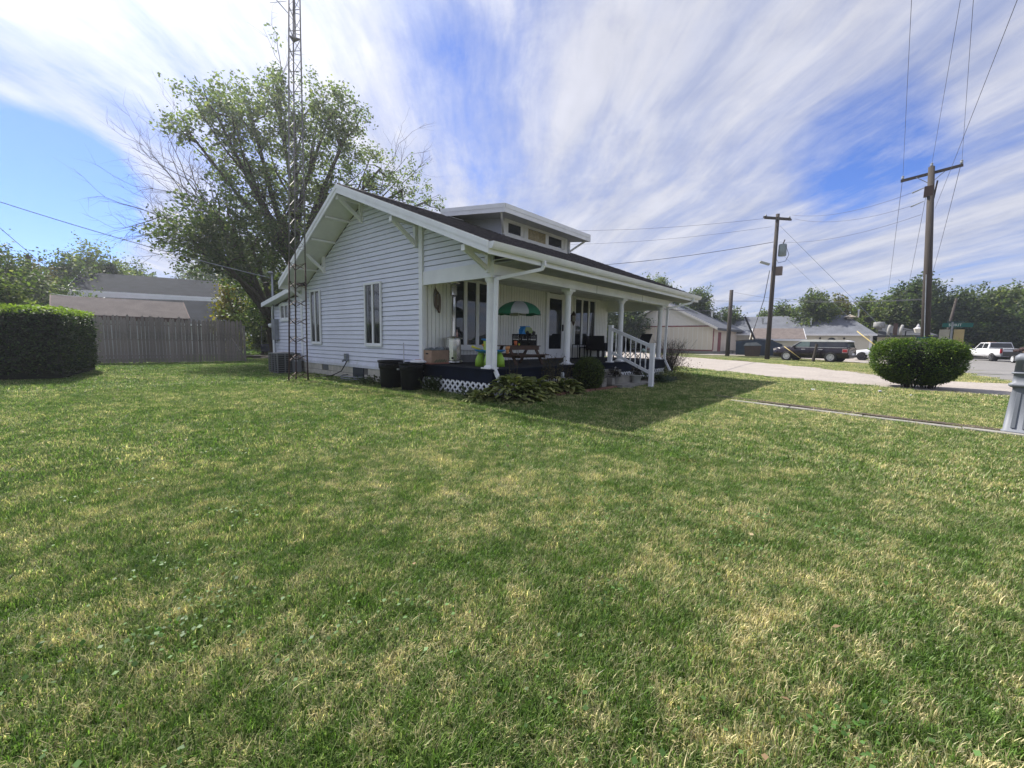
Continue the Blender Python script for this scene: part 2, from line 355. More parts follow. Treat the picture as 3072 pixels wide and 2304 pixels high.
# the old front walk, nearly grown over, with a line of bare soil behind it
slabs = MB()
wk = thing('front_walk', 'narrow old concrete front walk half covered by lawn, ending by the grey bin', 'walkway', (3.4, -8, 0))
y = -5.9; k = 0
while y > -14:
    L = random.uniform(1.15, 1.3); xx = 3.82+(y+6.3)*.215
    s_ = MB().prism([(xx+.06, y, -.05), (xx+.27, y, -.05), (xx+.27-.26, y-L+.02, -.05), (xx+.06-.26, y-L+.02, -.05)], (0, 0, .075+random.uniform(-.006, .006)))
    part('paving_slab', s_, CONC, wk); y -= L
sheet('soil_strip', jig([(4.55, -5.4), (4.18, -6.6), (3.75, -8.2), (3.38, -9.9), (2.5, -14)], .05, .3)+jig([(2.66, -14), (3.60, -9.9), (3.98, -8.2), (4.42, -6.6), (4.85, -5.4)], .06, .3), .03, DIRT)

# ---------------- the house ----------------
H = thing('white_house', 'white vinyl sided bungalow with deep front porch and shingled gable roof', 'house', (4.6, 2, 0))
PK, HP = (2.41, 5.17), 5.17           # ridge y and height
EF, EB = (-3.0, 3.03), (6.31, 3.03)   # front and back eave edge
slf = (HP-3.03)/(PK[0]-EF[0]); slb = (HP-3.03)/(EB[0]-PK[0])
def roofz(y): return HP-(PK[0]-y)*slf if y < PK[0] else HP-(y-PK[0])*slb
XL, XR = -.76, 10.45
# core walls behind the cladding
core = MB().prism([(.05, 0.05, .45), (.05, 6.45, .45), (.05, 6.45, 2.78), (.05, PK[0], HP-.2), (.05, .05, roofz(0)-.2)], (9.0, 0, 0))
core.prism([(.05, 6.4, .4), (.05, 8.95, .4), (.05, 8.95, 2.45), (.05, 6.4, 2.9)], (6, 0, 0))
core.box((.05, .05, -.05), (9.0, 6.4, .5)); core.box((.05, 6.35, -.05), (6, 8.9, .45))
part('wall', core, mat('shadowed_sheathing', (.12, .125, .14), .9), H)
part('porch_end_backing', MB().prism([(.06, -.12, 2.8), (.06, -2.37, 2.8), (.06, -2.37, roofz(-2.37)-.2), (.06, -.12, roofz(-.12)-.2)], (.03, 0, 0)), MATS['shadowed_sheathing'], H)
# lap siding of the gable end, every course a board
def ylims(z):
    """extent of the main gable wall at height z"""
    y0, y1 = 0.0, 6.47
    t = z+.22
    if t > roofz(0): y0 = PK[0]-(HP-t)/slf
    if t > roofz(6.47): y1 = PK[0]+(HP-t)/slb
    return y0, y1
z = .523; EX = .1215
while z < HP-.3:
    a0, b0 = ylims(z); a1, b1 = ylims(z+EX)
    if b1-a1 > .1:
        x0, x1 = -.026, -.006
        E_ = EX-.011; vs = [(x0, a0, z), (x0, b0, z), (x1, b1, z+E_), (x1, a1, z+E_), (.03, a0, z), (.03, b0, z), (.03, b1, z+E_), (.03, a1, z+E_)]
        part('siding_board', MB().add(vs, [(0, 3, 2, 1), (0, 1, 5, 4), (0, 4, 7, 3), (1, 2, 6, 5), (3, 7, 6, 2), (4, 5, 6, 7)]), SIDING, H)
    z += EX
# porch gable-end siding between the corner and the first post
z = 2.84
while z < roofz(0)-.2:
    def lim(zz): return max(-2.36, -.12-99) if zz+.2 < roofz(-2.36) else min(-.14, PK[0]-(HP-zz-.2)/slf)
    a0, a1 = lim(z), lim(z+EX)
    if a1 < -.2:
        x0, x1 = .0, .018
        E_ = EX-.013; vs = [(x0, a0, z), (x0, -.13, z), (x1, -.13, z+E_), (x1, a1, z+E_), (.06, a0, z), (.06, -.13, z), (.06, -.13, z+E_), (.06, a1, z+E_)]
        part('siding_board', MB().add(vs, [(0, 3, 2, 1), (0, 1, 5, 4), (0, 4, 7, 3), (1, 2, 6, 5), (3, 7, 6, 2), (4, 5, 6, 7)]), SIDING, H)
    z += EX
# rear lean-to boards
z = .46; EX2 = .1215
while z < 2.95:
    y1 = 8.97 if z+EX2+.1 < 2.5 else 8.97-(z+EX2+.1-2.5)/.158
    if y1 > 6.7:
        vs = [(-.02, 6.55, z), (-.02, min(8.97, y1+.3), z), (-.002, y1, z+EX2-.011), (-.002, 6.55, z+EX2-.011), (.03, 6.55, z), (.03, min(8.97, y1+.3), z), (.03, y1, z+EX2-.011), (.03, 6.55, z+EX2-.011)]
        part('siding_board', MB().add(vs, [(0, 3, 2, 1), (0, 1, 5, 4), (0, 4, 7, 3), (1, 2, 6, 5), (3, 7, 6, 2), (4, 5, 6, 7)]), SIDING, H)
    z += EX2
for y_, z0, z1 in ((-.12, .5, 3.92), (6.42, .5, 2.86), (8.93, .4, 2.52)):
    part('corner_trim', MB().box((-.04, y_, z0), (.06, y_+.13, z1)), WHITE, H)
part('sill_board', MB().box((-.035, -.0, .44), (.03, 6.42, .525)), SIDING, H)
# block foundation
bm0 = part('foundation_block', MB().box((.0, .0, 0), (.18, .385, .185)), BLOCK, H)
first = True
part('mortar', MB().box((.012, .0, -.1), (.16, 8.95, .44)), MORT, H)
for r in range(3):
    z0 = -.13+r*.196; y0 = .02-(.2 if r % 2 else 0); k = 0
    while y0 < 8.6:
        if not (2.55 < y0+.2 < 3.15 and r > 0) and not (abs(y0+.2-4.85) < .2 and r == 2):
            L = 1 if y0 > 0 else .5
            loc = (-.008+random.uniform(-.003, .003), max(y0, .02), z0)
            if first: bm0.location = Vector(bm0.location)+Vector(loc); first = False; base_ = Vector(bm0.location)-Vector(loc)
            else:
                o = share(bm0, (0, 0, 0), H); o.location = base_+Vector(loc); o.scale = (1, L, 1)
        y0 += .395
part('access_panel', MB().box((-.025, 2.62, .02), (.02, 3.18, .45)), mat('dark_painted_panel', (.03, .04, .05), .7), H)
vt = part('foundation_vent', MB().box((-.012, 4.70, .27), (.02, 5.05, .43)), GALV, H)
for i in range(5): part('vent_slat', MB().box((-.02, 4.72, .285+i*.028), (-.008, 5.03, .297+i*.028)), GALV, vt)

def window(y0, y1, z0, z1, panes, x=-.03, axis='y', glass=CURT, fr=.055, depth=.04, mull=.05, name='window'):
    """framed window on a wall; axis y: on the gable plane, axis x: on the porch wall"""
    def B(a0, a1, b0, b1, d0, d1):
        if axis == 'y': return MB().box((x-d1, a0, b0), (x-d0, a1, b1))
        return MB().box((a0, x-d1, b0), (a1, x-d0, b1))
    wn = part(name, B(y0, y1, z0, z0+fr, 0, depth), WHITE, H)
    part('frame', B(y0, y1, z1-fr, z1, 0, depth), WHITE, wn); part('frame', B(y0, y0+fr, z0+fr, z1-fr, 0, depth), WHITE, wn); part('frame', B(y1-fr, y1, z0+fr, z1-fr, 0, depth), WHITE, wn)
    for a, b_ in panes: part('pane', B(a, b_, z0+fr, z1-fr, 0, .012), glass, wn)
    for (a, b_), (c, d_) in zip(panes, panes[1:]): part('mullion', B(b_, c, z0+fr, z1-fr, 0, depth-.004), WHITE, wn)
    part('sash', B(y0+fr, y1-fr, z0+fr, z0+fr+.03, .012, .024), WHITE, wn)
    return wn
window(5.06, 5.76, 1.06, 2.78, [(5.12, 5.38), (5.44, 5.70)])
window(1.60, 2.43, 1.06, 2.76, [(1.66, 1.98), (2.05, 2.37)])
window(7.42, 8.24, 1.84, 2.47, [(7.52, 7.80), (7.86, 8.14)], x=-.02, fr=.09)
# ---- porch wall of vertical boards ----
wb = part('wall_board', MB().box((-.050, -.02, 0), (.050, .045, 1)), CREAM, H); base_ = Vector(wb.location)
wb.location = base_+Vector((.14, 0, .88)); wb.scale = (1, 1, 2.0)
xx = .26
while xx < 9.05:
    if not (5.1 < xx < 5.86): 
        o = share(wb, (0, 0, 0), H); zb = .70 if xx > 2.6 else .88
        o.location = base_+Vector((xx, random.uniform(-.002, .002), zb)); o.scale = (1, 1, 2.88-zb)
    xx += .118
part('base_board', MB().box((.1, -.035, .66), (2.6, .0, .88)), mat('scuffed_base', (.25, .25, .25), .8, var=.2), H)
window(1.0, 2.42, 1.06, 2.84, [(1.07, 1.36), (1.47, 1.80), (1.91, 2.35)], x=-.02, axis='x', glass=GLASS, mull=.1)
part('window_sill', MB().box((.95, -.10, 1.0), (2.47, -.02, 1.06)), WHITE, H)
window(6.62, 8.08, 1.06, 2.82, [(6.70, 7.08), (7.17, 7.55), (7.64, 8.0)], x=-.02, axis='x', glass=GLASS)
dr = part('storm_door', MB().box((5.03, -.055, .70), (5.93, -.02, 1.02)), WHITE, H)
part('door_frame', MB().box((4.95, -.07, .69), (5.03, -.01, 2.83)), WHITE, H); part('door_frame', MB().box((5.93, -.07, .69), (6.01, -.01, 2.83)), WHITE, H)
part('door_frame', MB().box((5.03, -.07, 2.75), (5.93, -.01, 2.83)), WHITE, H)
part('stile', MB().box((5.03, -.055, 1.02), (5.12, -.02, 2.75)), WHITE, dr); part('stile', MB().box((5.84, -.055, 1.02), (5.93, -.02, 2.75)), WHITE, dr)
part('top_rail', MB().box((5.12, -.055, 2.67), (5.84, -.02, 2.75)), WHITE, dr); part('pane', MB().box((5.12, -.035, 1.02), (5.84, -.02, 2.67)), GLASS, dr)
part('kick_panel', MB().box((5.12, -.062, .76), (5.84, -.055, .97)), WHITE, dr)
part('handle', MB().box((5.86, -.095, 1.62), (5.90, -.056, 1.84)).box((5.865, -.11, 1.66), (5.885, -.09, 1.80)), BLACKP, dr)
part('threshold', MB().box((5.0, -.10, .685), (5.96, -.02, .715)), BROWNW, dr)
# porch ceiling, beam, posts
part('porch_ceiling', MB().box((.02, -2.95, 2.86), (10.3, .0, 2.875)), mat('shaded_ceiling_paint', (.70, .71, .70), .8), H)
part('porch_beam', MB().box((.0, -2.40, 2.585), (9.14, -2.18, 2.86)), WHITE, H)
part('porch_beam', MB().box((-.012, -2.39, 2.535), (.05, -.12, 2.84)), WHITE, H)
part('porch_beam', MB().box((9.0, -2.18, 2.45), (9.12, .0, 2.86)), CREAM, H)
for x_ in (4.05, 6.95): part('beam_joint', MB().box((x_, -2.404, 2.585), (x_+.01, -2.398, 2.86)), MORT, H)
def post_mb(x_, y_=-2.225):
    m_ = MB().lathe([(.078, .05), (.082, .12), (.082, .18), (.079, .9), (.074, 1.72), (.074, 1.76)], (x_, y_, .68), 40, .045, 1)
    return m_
for i, x_ in enumerate((.09, 2.944, 5.86, 8.87)):
    p_ = part('porch_post', post_mb(x_), WHITE, H)
    part('post_base', MB().box((x_-.13, -2.355, .682), (x_+.13, -2.095, .71)).lathe([(.12, .03), (.115, .055), (.086, .075)], (x_, -2.225, .68), 20), WHITE, p_)
    part('capital', MB().lathe([(.078, 1.755), (.105, 1.80), (.12, 1.85)], (x_, -2.225, .68), 20).box((x_-.13, -2.355, 2.53), (x_+.13, -2.095, 2.585)), WHITE, p_)
# deck
dk0 = part('deck_board', MB().box((0, -2.40, .655), (.132, -.03, .682)), DECK, H); b0 = Vector(dk0.location)
for i in range(1, 66):
    o = share(dk0, (.139*i, random.uniform(-.004, .004), random.uniform(-.002, .002)), H)
part('deck_rim', MB().box((-.005, -2.385, .38), (.03, -.02, .653)), NAVY, H); part('deck_rim', MB().box((.03, -2.385, .375), (9.18, -2.345, .653)), NAVY, H)
part('deck_nosing', MB().box((-.03, -2.43, .635), (9.2, -2.40, .676)).box((-.035, -2.40, .635), (-.005, -.02, .676)), NAVY, H)
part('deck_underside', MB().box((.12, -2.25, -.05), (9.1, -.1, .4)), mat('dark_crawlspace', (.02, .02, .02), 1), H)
part('deck_rim', MB().box((9.15, -2.35, .1), (9.18, -.02, .653)), NAVY, H)
def lattice(u0, u1, z0, z1, fx):
    m_ = MB(); h = z1-z0; wv = .022
    for sgn, dz in ((1, 0), (-1, .011)):
        c = u0-h
        while c < u1+h:
            # strip along direction (1,sgn)
            pts = []
            for t_ in (0, 1):
                pts.append((c+(h*t_), z0+h*t_ if sgn > 0 else z1-h*t_))
            (a0, q0), (a1, q1) = pts
            if a1 > u0 and a0 < u1:
                if a0 < u0: q0 += (u0-a0)*sgn; a0 = u0
                if a1 > u1: q1 -= (a1-u1)*sgn; a1 = u1
                m_.beam(fx(a0, q0, dz), fx(a1, q1, dz), wv*2, .009, up=fx(0, 0, 1)-fx(0, 0, 0))
            c += .165
    return m_
for u0, u1, f_ in ((-2.33, -.08, lambda a, q, d: Vector((-.0-d, a, q))),):
    part('lattice_panel', lattice(u0, u1, .05, .375, f_), WHITE, H, kind='stuff')
for u0, u1 in ((.05, 3.85), (5.3, 9.1)):
    part('lattice_panel', lattice(u0, u1, .03, .37, lambda a, q, d: Vector((a, -2.36-d, q))), WHITE, H, kind='stuff')
# steps and rail
for nm, a, b_ in (('step', (3.95, -3.32, -.1), (5.75, -2.4, .155)), ('step', (3.9, -3.05, .155), (5.28, -2.4, .325)), ('step', (3.9, -2.78, .325), (4.92, -2.4, .50))):
    part(nm, MB().box(a, b_), CONC, H)
RL = part('stair_rail', MB().beam((5.11, -2.33, 1.66), (5.02, -3.60, 1.17), .055, .09), WHITE, H)
part('bottom_rail', MB().beam((5.11, -2.33, .98), (5.02, -3.60, .44), .045, .075), WHITE, RL)
for x_, y_, z0, z1 in ((5.12, -2.30, .68, 1.75), (5.0, -3.64, .04, 1.24)):
    part('newel_post', MB().box((x_-.055, y_-.055, z0), (x_+.055, y_+.055, z1)).box((x_-.062, y_-.062, z1-.01), (x_+.062, y_+.062, z1+.02)).box((x_-.09, y_-.09, z0), (x_+.09, y_+.09, z0+.03)), WHITE, RL)
for i in range(7):
    t_ = (i+1)/8; x_ = 5.11-.09*t_; y_ = -2.33-1.27*t_; zt = 1.62-.49*t_; zb = 1.0-.54*t_; hh = zt-zb
    part('baluster', MB().lathe([(.02, 0), (.02, .12*hh), (.012, .2*hh), (.024, .38*hh), (.014, .6*hh), (.012, .75*hh), (.02, .85*hh), (.02, hh)], (x_, y_, zb), 8), WHITE, RL, smooth=True)
# ---- roof ----
def slope_slab(y0, z0, y1, z1, x0, x1, th=.05, dz=0):
    return MB().prism([(x0, y0, z0+dz), (x0, y1, z1+dz), (x0, y1, z1+dz-th), (x0, y0, z0+dz-th)], (x1-x0, 0, 0))
part('roof', slope_slab(EF[0]+.01, EF[1], PK[0], HP, XL+.02, XR-.02, .045, -.012), SHING, H)
part('roof', slope_slab(EB[0]-.01, EB[1], PK[0], HP, XL+.02, XR-.02, .045, -.012), SHING, H)
def shingles(ya, za, yb, zb, x0, x1, cut=None):
    """courses of tabs, each lapped over the one below"""
    L = hypot(yb-ya, zb-za); nC = int(L/.135); dy, dz = (yb-ya)/L, (zb-za)/L; ny, nz_ = -dz*(1 if yb > ya else -1), abs(dy)
    ny = -dz if yb > ya else dz*1.0
    if yb < ya: ny = -dz*-1
    m_ = MB()
    for c in range(nC):
        s0 = c*L/nC; s1 = min(L, s0+L/nC*1.25); x = x0-random.uniform(0, .3); 
        while x < x1:
            wd = random.choice((.16, .22, .30)); a, b_ = max(x, x0), min(x+wd-.006, x1)
            if b_ > a:
                t0 = .016+random.choice((0, 0, .007)); t1 = .003
                if not (cut and cut((a+b_)/2, ya+dy*s0)):
                    sgn = -1 if yb > ya else 1
                    P = [(a, ya+dy*s0+sgn*dz*t0*abs(1), za+dz*s0+abs(dy)*t0), (b_, ya+dy*s0+sgn*dz*t0, za+dz*s0+abs(dy)*t0), (b_, ya+dy*s1, za+dz*s1+t1), (a, ya+dy*s1, za+dz*s1+t1), (a, ya+dy*s0, za+dz*s0-.008), (b_, ya+dy*s0, za+dz*s0-.008)]
                    m_.add(P, [(0, 1, 2, 3), (4, 5, 1, 0), (0, 3, 4), (1, 5, 2)])
            x += wd
    return m_
part('shingles', shingles(EF[0], EF[1]-.008, PK[0], HP-.008, XL-.01, XR+.01), SHING, H, kind='stuff')
part('ridge_cap', MB().prism([(XL, PK[0]-.12, HP-.035), (XL, PK[0], HP+.022), (XL, PK[0]+.12, HP-.05), (XL, PK[0], HP-.01)], (XR-XL, 0, 0)), SHING, H)
def soffit(y0, y1, x0, x1): return slope_slab(y0, roofz(y0), y1, roofz(y1), x0, x1, .03, -.14)
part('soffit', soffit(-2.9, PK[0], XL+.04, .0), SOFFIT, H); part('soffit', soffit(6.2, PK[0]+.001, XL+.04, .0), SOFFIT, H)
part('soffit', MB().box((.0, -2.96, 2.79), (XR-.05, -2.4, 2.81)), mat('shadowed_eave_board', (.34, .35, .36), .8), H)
for y_ in (3.25, 4.1, 5.35): part('lookout', MB().box((XL+.05, y_-.05, roofz(y_)-.215), (.0, y_+.05, roofz(y_)-.165)), WHITE, H)
for x_, sg in ((XL, -1), (XR, 1)):
    xa, xb = (x_-.028, x_) if sg < 0 else (x_, x_+.028)
    for (y0, y1) in ((EF[0], PK[0]), (PK[0], EB[0])):
        z0, z1 = roofz(y0)-.0, roofz(y1)
        if y1 == EB[0]: z1 = EB[1]
        part('barge_board', MB().prism([(xa-.012, y0, z0-.005), (xa-.012, y1, z1-.005), (xa-.012, y1, z1-.115), (xa-.012, y0, z0-.115)], (.042, 0, 0)), WHITE, H)
        part('barge_board', MB().prism([(xa, y0, z0-.115), (xa, y1, z1-.115), (xa, y1, z1-.225), (xa, y0, z0-.225)], (.03, 0, 0)), WHITE, H)
part('fascia', MB().box((XL, -3.0, 2.80), (XR, -2.97, 3.0)), WHITE, H)
part('fascia', MB().box((XL, 6.28, 2.80), (XR, 6.31, 3.0)), WHITE, H)
gprof = [(-3.0, 3.01), (-3.0, 2.895), (-3.06, 2.885), (-3.09, 2.92), (-3.11, 2.96), (-3.125, 3.005), (-3.112, 3.01), (-3.10, 2.965), (-3.08, 2.93), (-3.055, 2.90), (-3.01, 2.905), (-3.008, 3.01)]
gt = part('gutter', MB().prism([(XL+.01, a, b_) for a, b_ in gprof], (XR+.03-XL, 0, 0)), WHITE, H)
part('end_cap', MB().prism([(XL+.005, a, b_) for a, b_ in gprof[:7]], (-.004, 0, 0)), WHITE, gt)
def downspout(x, xo):
    return MB().beam((xo, -3.05, 2.89), (xo, -3.05, 2.80), .075, .06, (1, 0, 0)).beam((xo, -3.05, 2.80), (xo-.02, -3.0, 2.72), .075, .06, (0, 0, 1)).beam((xo-.02, -3.0, 2.73), (x, -2.42, 2.50), .065, .065).beam((x, -2.43, 2.52), (x, -2.40, .70), .075, .06, (1, 0, 0)).beam((x, -2.40, .70), (x+.03, -2.62, .28), .075, .06)
part('downspout', downspout(.05, .80), WHITE, H); part('downspout', downspout(9.02, 9.75), WHITE, H)
def bracket(y, zt, zb, x0=-.005, x1=XL+.05, d=.08):
    b_ = part('roof_bracket', MB().box((x0-.09, y-d/2, zb), (x0, y+d/2, zt)), WHITE, H)
    part('arm', MB().box((x1, y-d/2, zt), (x0, y+d/2, zt+.085)), WHITE, b_)
    part('brace', MB().beam((x0-.05, y, zb+.07), (x1+.04, y, zt+.03), .085, d-.012, (0, 1, 0)), WHITE, b_)
    part('end_block', MB().box((x1-.02, y-.05, zt-.02), (x1+.03, y+.05, zt+.09)), WHITE, b_)
for y_, zt, zb in ((2.52, 4.86, 4.38), (.10, 3.92, 3.42), (-2.28, 2.985, 2.62), (4.75, 3.80, 3.24), (6.25, 2.94, 2.50)): bracket(y_, zt-.02, zb)
for y_, zt, zb in ((-2.28, 2.95, 2.62),): bracket(y_, zt, zb, x0=9.2, x1=10.38)
# ---- dormer ----
DY, DX0, DX1 = 1.9, 6.30, 9.7
DYF, DA, DB = .5, 3.47, 6.76
part('dormer_wall', MB().prism([(DA, DYF, 4.38), (DA, 2.3, 5.12), (DA, 2.3, 5.2), (DA, DYF, 5.0)], (DB-DA, 0, 0)), SIDING, H)
part('dormer_sill', MB().box((DA-.03, DYF-.06, 4.40), (DB+.03, DYF, 4.50)), WHITE, H)
part('dormer_head', MB().box((DA-.03, DYF-.045, 4.84), (DB+.03, DYF, 4.98)), WHITE, H)
for a, b_ in ((3.44, 3.60), (4.36, 4.56), (5.50, 5.66), (6.60, 6.79)): part('dormer_post', MB().box((a, DYF-.05, 4.50), (b_, DYF, 4.84)), WHITE, H)
for a, b_ in ((3.60, 4.36), (5.66, 6.60)):
    wn = part('dormer_window', MB().box((a, DYF-.03, 4.50), (b_, DYF, 4.53)), WHITE, H)
    part('pane', MB().box((a+.03, DYF-.012, 4.53), (b_-.14, DYF, 4.82)), GLASS, wn); part('frame', MB().box((b_-.14, DYF-.03, 4.50), (b_, DYF, 4.84)), WHITE, wn)
    part('frame', MB().box((a, DYF-.03, 4.53), (a+.03, DYF, 4.84)), WHITE, wn); part('frame', MB().box((a+.03, DYF-.03, 4.82), (b_-.14, DYF, 4.84)), WHITE, wn)
YEL = mat('flaking_yellow_paint', (.58, .50, .32), .8, var=.25, vscale=9, fine=.35)
for a, b_ in ((4.56, 5.01), (5.05, 5.50)):
    lv = part('louver', MB().box((a, DYF-.01, 4.50), (b_, DYF, 4.84)), mat('dark_gap', (.05, .04, .03), .9), H)
    for q_ in (a, b_-.05): part('louver_stile', MB().box((q_, DYF-.04, 4.50), (q_+.05, DYF-.01, 4.84)), YEL, lv)
    for k in range(7): part('louver_slat', MB().beam((a+.05, DYF-.025, 4.53+k*.045), (b_-.05, DYF-.025, 4.53+k*.045), .035, .010, (0, .8, .6)), YEL, lv)
droof = lambda y: 5.03+(y+.22)*.125
part('dormer_roof', MB().prism([(2.69, -.22, 5.03), (2.69, 2.6, droof(2.6)), (2.69, 2.6, droof(2.6)-.05), (2.69, -.22, 4.98)], (7.21-2.69, 0, 0)), SHING, H)
part('dormer_soffit', MB().prism([(2.72, -.2, 4.85), (2.72, 2.3, droof(2.3)-.17), (2.72, 2.3, droof(2.3)-.19), (2.72, -.2, 4.83)], (7.18-2.72, 0, 0)), SOFFIT, H)
for x_ in (2.68, 7.20):
    for dz, hh, xo in ((0, .115, -.012), (-.115, .12, 0)):
        part('dormer_barge_board', MB().prism([(x_+xo, -.235, 5.035+dz), (x_+xo, 2.5, droof(2.5)+dz), (x_+xo, 2.5, droof(2.5)+dz-hh), (x_+xo, -.235, 5.035+dz-hh)], (.03, 0, 0)), WHITE, H)
part('dormer_fascia', MB().box((2.71, -.25, 4.92), (7.2, -.222, 5.035)), WHITE, H); part('dormer_fascia', MB().box((2.71, -.238, 4.80), (7.2, -.215, 4.92)), WHITE, H)
for x_, xe in ((3.40, 2.75), (6.83, 7.17)):
    sg = 1 if xe > x_ else -1
    b_ = part('roof_bracket', MB().box((min(x_, x_+sg*.07), DYF-.1, 4.42), (max(x_, x_+sg*.07), DYF-.02, 4.83)), WHITE, H)
    part('brace', MB().beam((x_+sg*.03, DYF-.06, 4.46), (xe, -.05, 4.84), .06, .06), WHITE, b_)
# rear lean-to roof
part('lean_to_roof', MB().prism([(-.32, 6.0, 3.02), (-.32, 9.15, 2.53), (-.32, 9.15, 2.48), (-.32, 6.0, 2.97)], (6.3, 0, 0)), SHING, H)
part('barge_board', MB().prism([(-.35, 6.05, 3.0), (-.35, 9.17, 2.515), (-.35, 9.17, 2.37), (-.35, 6.05, 2.86)], (.03, 0, 0)), WHITE, H)
part('soffit', MB().prism([(-.32, 6.45, 2.83), (-.32, 9.15, 2.41), (-.32, 9.15, 2.39), (-.32, 6.45, 2.81)], (.31, 0, 0)), SOFFIT, H)
# service mast and meter
ms = part('service_mast', MB().tube([(-.09, 8.74, 3.55), (-.09, 8.75, 2.3), (-.09, 8.76, 1.9)], .033, 10), GALV, H, smooth=True)
part('weatherhead', MB().sphere((-.13, 8.74, 3.6), .075, 10, 7, (1.3, 1, .8)), GALV, ms, smooth=True)
part('drip_loop', MB().tube([(-.17, 8.78, 3.55), (-.33, 8.95, 3.48), (-.40, 9.05, 3.37), (-.30, 9.02, 3.24), (-.14, 8.85, 3.28)], .010, 5), WIRE, ms)
part('meter_cabinet', MB().box((-.16, 8.48, 1.16), (-.02, 8.78, 1.92)), GALV, ms)
part('meter_conduit', MB().tube([(-.09, 8.66, 1.17), (-.09, 8.66, .15)], .028, 8), GALV, ms, smooth=True)
part('corner_lamp', MB().lathe([(.02, 0), (.07, .02), (.09, .12), (.03, .15)], (-.10, 9.02, 1.62), 10), WHITE, H, smooth=True)
part('outdoor_tap', MB().box((-.10, 2.98-.0, .58), (-.03, 3.06, .72)), GALV, H) if False else None
# low curved steel window-well ring and a hose tap
wr = MB()
for k in range(3):
    wr.tube([(-.03-.42*sin(pi*i/12), 2.9+.55*cos(pi*i/12), .06+.055*k+.03) for i in range(13)], .016, 6)
wr.tube([(-.03-.42*sin(pi*i/12), 2.9+.55*cos(pi*i/12), .08) for i in range(13)], .01, 4)
well = single('window_well', wr, GALV, 'ribbed galvanised steel window well ring below the siding', 'window well', smooth=True)

# ---------------- things on and by the porch ----------------
FZ = .684
def bin_(x, y, rad, h, lab, handle=True, rz=0):
    t = thing('trash_can', lab, 'trash can', (x, y, .07), 'black trash cans by the porch corner', local=True, rz=rz)
    part('body', MB().lathe([(rad*.76, 0), (rad*.8, .02), (rad*.9, h*.70), (rad*.93, h*.72), (rad*.97, h*.74), (rad, h*.97), (rad*.93, h*.97), (rad*.85, h*.6), (rad*.5, .05)], (0, 0, 0), 28), BLACKP, t, True)
    part('rim', MB().lathe([(rad, h*.93), (rad*1.06, h*.95), (rad*1.06, h), (rad*.96, h), (rad*.95, h*.95)], (0, 0, 0), 28), BLACKP, t, True)
    for s in (-1, 1): part('handle', MB().tube([(s*rad*.95, -.09, h*.86), (s*rad*1.15, -.08, h*.87), (s*rad*1.15, .08, h*.87), (s*rad*.95, .09, h*.86)], .016, 6), BLACKP, t)
    return t
c1 = bin_(-.42, .62, .30, .68, 'black plastic trash can with white label, left of the pair', rz=.9)
part('label_plate', MB().box((-.075, -.302, .46), (.045, -.285, .50)).box((.045, -.302, .44), (.065, -.285, .51)).xf(Matrix.Rotation(-.75, 4, 'Z')), mat('white_label', (.75, .76, .78), .4), c1)
part('inner_lining', MB().lathe([(.2, .5), (.27, .64)], (0, 0, 0), 20), BLACKP, c1)
c2 = bin_(-.36, -.14, .29, .66, 'black plastic trash can holding a mop handle, nearest the porch', rz=.9)
lid = single('plastic_lid', MB().lathe([(.19, 0), (.185, .03), (.14, .055), (.05, .065), (.0, .065)], (-.27, -.27, .735), 22), mat('white_plastic', (.78, .78, .8), .4), 'white oval plastic lid resting on the right black trash can', 'lid', True)
part('red_stripe', MB().cb((-.27, -.27, .803), (.16, .03, .006)), mat('red_print', (.45, .04, .05), .5), lid) if False else None
OFF[lid.name] = tuple(lid.location); part('red_stripe', MB().cb((-.27, -.27, .804), (.16, .03, .006)), mat('red_print', (.45, .04, .05), .5), lid)
single('mop_handle', MB().tube([(-.46, .02, .5), (-.33, .22, 1.18)], .013, 8), mat('pale_pole', (.5, .5, .52), .5), 'pale mop handle leaning out of the right black trash can', 'mop handle', True)
# cardboard box
CARD = mat('cardboard', (.36, .24, .165), .85, var=.12, vscale=6, fine=.1)
bx = thing('cardboard_box', 'brown cardboard box packed with clear wrapped things on the porch', 'box', (.3, -.25, FZ))
part('panel', MB().box((.0, -.42, FZ+.04), (.52, -.40, FZ+.33)), CARD, bx); part('panel', MB().box((.0, -.08, FZ+.04), (.52, -.06, FZ+.33)), CARD, bx)
part('panel', MB().box((.0, -.40, FZ+.04), (.015, -.08, FZ+.33)), CARD, bx); part('panel', MB().box((.505, -.40, FZ+.04), (.52, -.08, FZ+.33)), CARD, bx)
part('box_tray', MB().box((-.01, -.43, FZ+.005), (.53, -.05, FZ+.04)), mat('red_card', (.33, .14, .10), .8), bx)
gl_ = MB()
for k in range(14): gl_.add(MB().cb((.1+k*.026, -.424, FZ+.06+.02*(k % 3)), (.02, .004, .035)).v, MB().cb((0, 0, 0), (1, 1, 1)).f)
part('printed_leaves', gl_, mat('green_print', (.06, .14, .06), .8), bx); part('hand_hole', MB().cb((-.003, -.25, FZ+.25), (.006, .09, .03)), BLACKP, bx)
pw = MB()
for k in range(9): pw.sphere((random.uniform(.07, .45), random.uniform(-.35, -.12), FZ+.33+random.uniform(0, .05)), random.uniform(.05, .08), 7, 5, (1.3, 1, .6))
part('wrapped_goods', pw, mat('cloudy_plastic', (.22, .26, .28), .25, var=.4, vscale=14), bx)
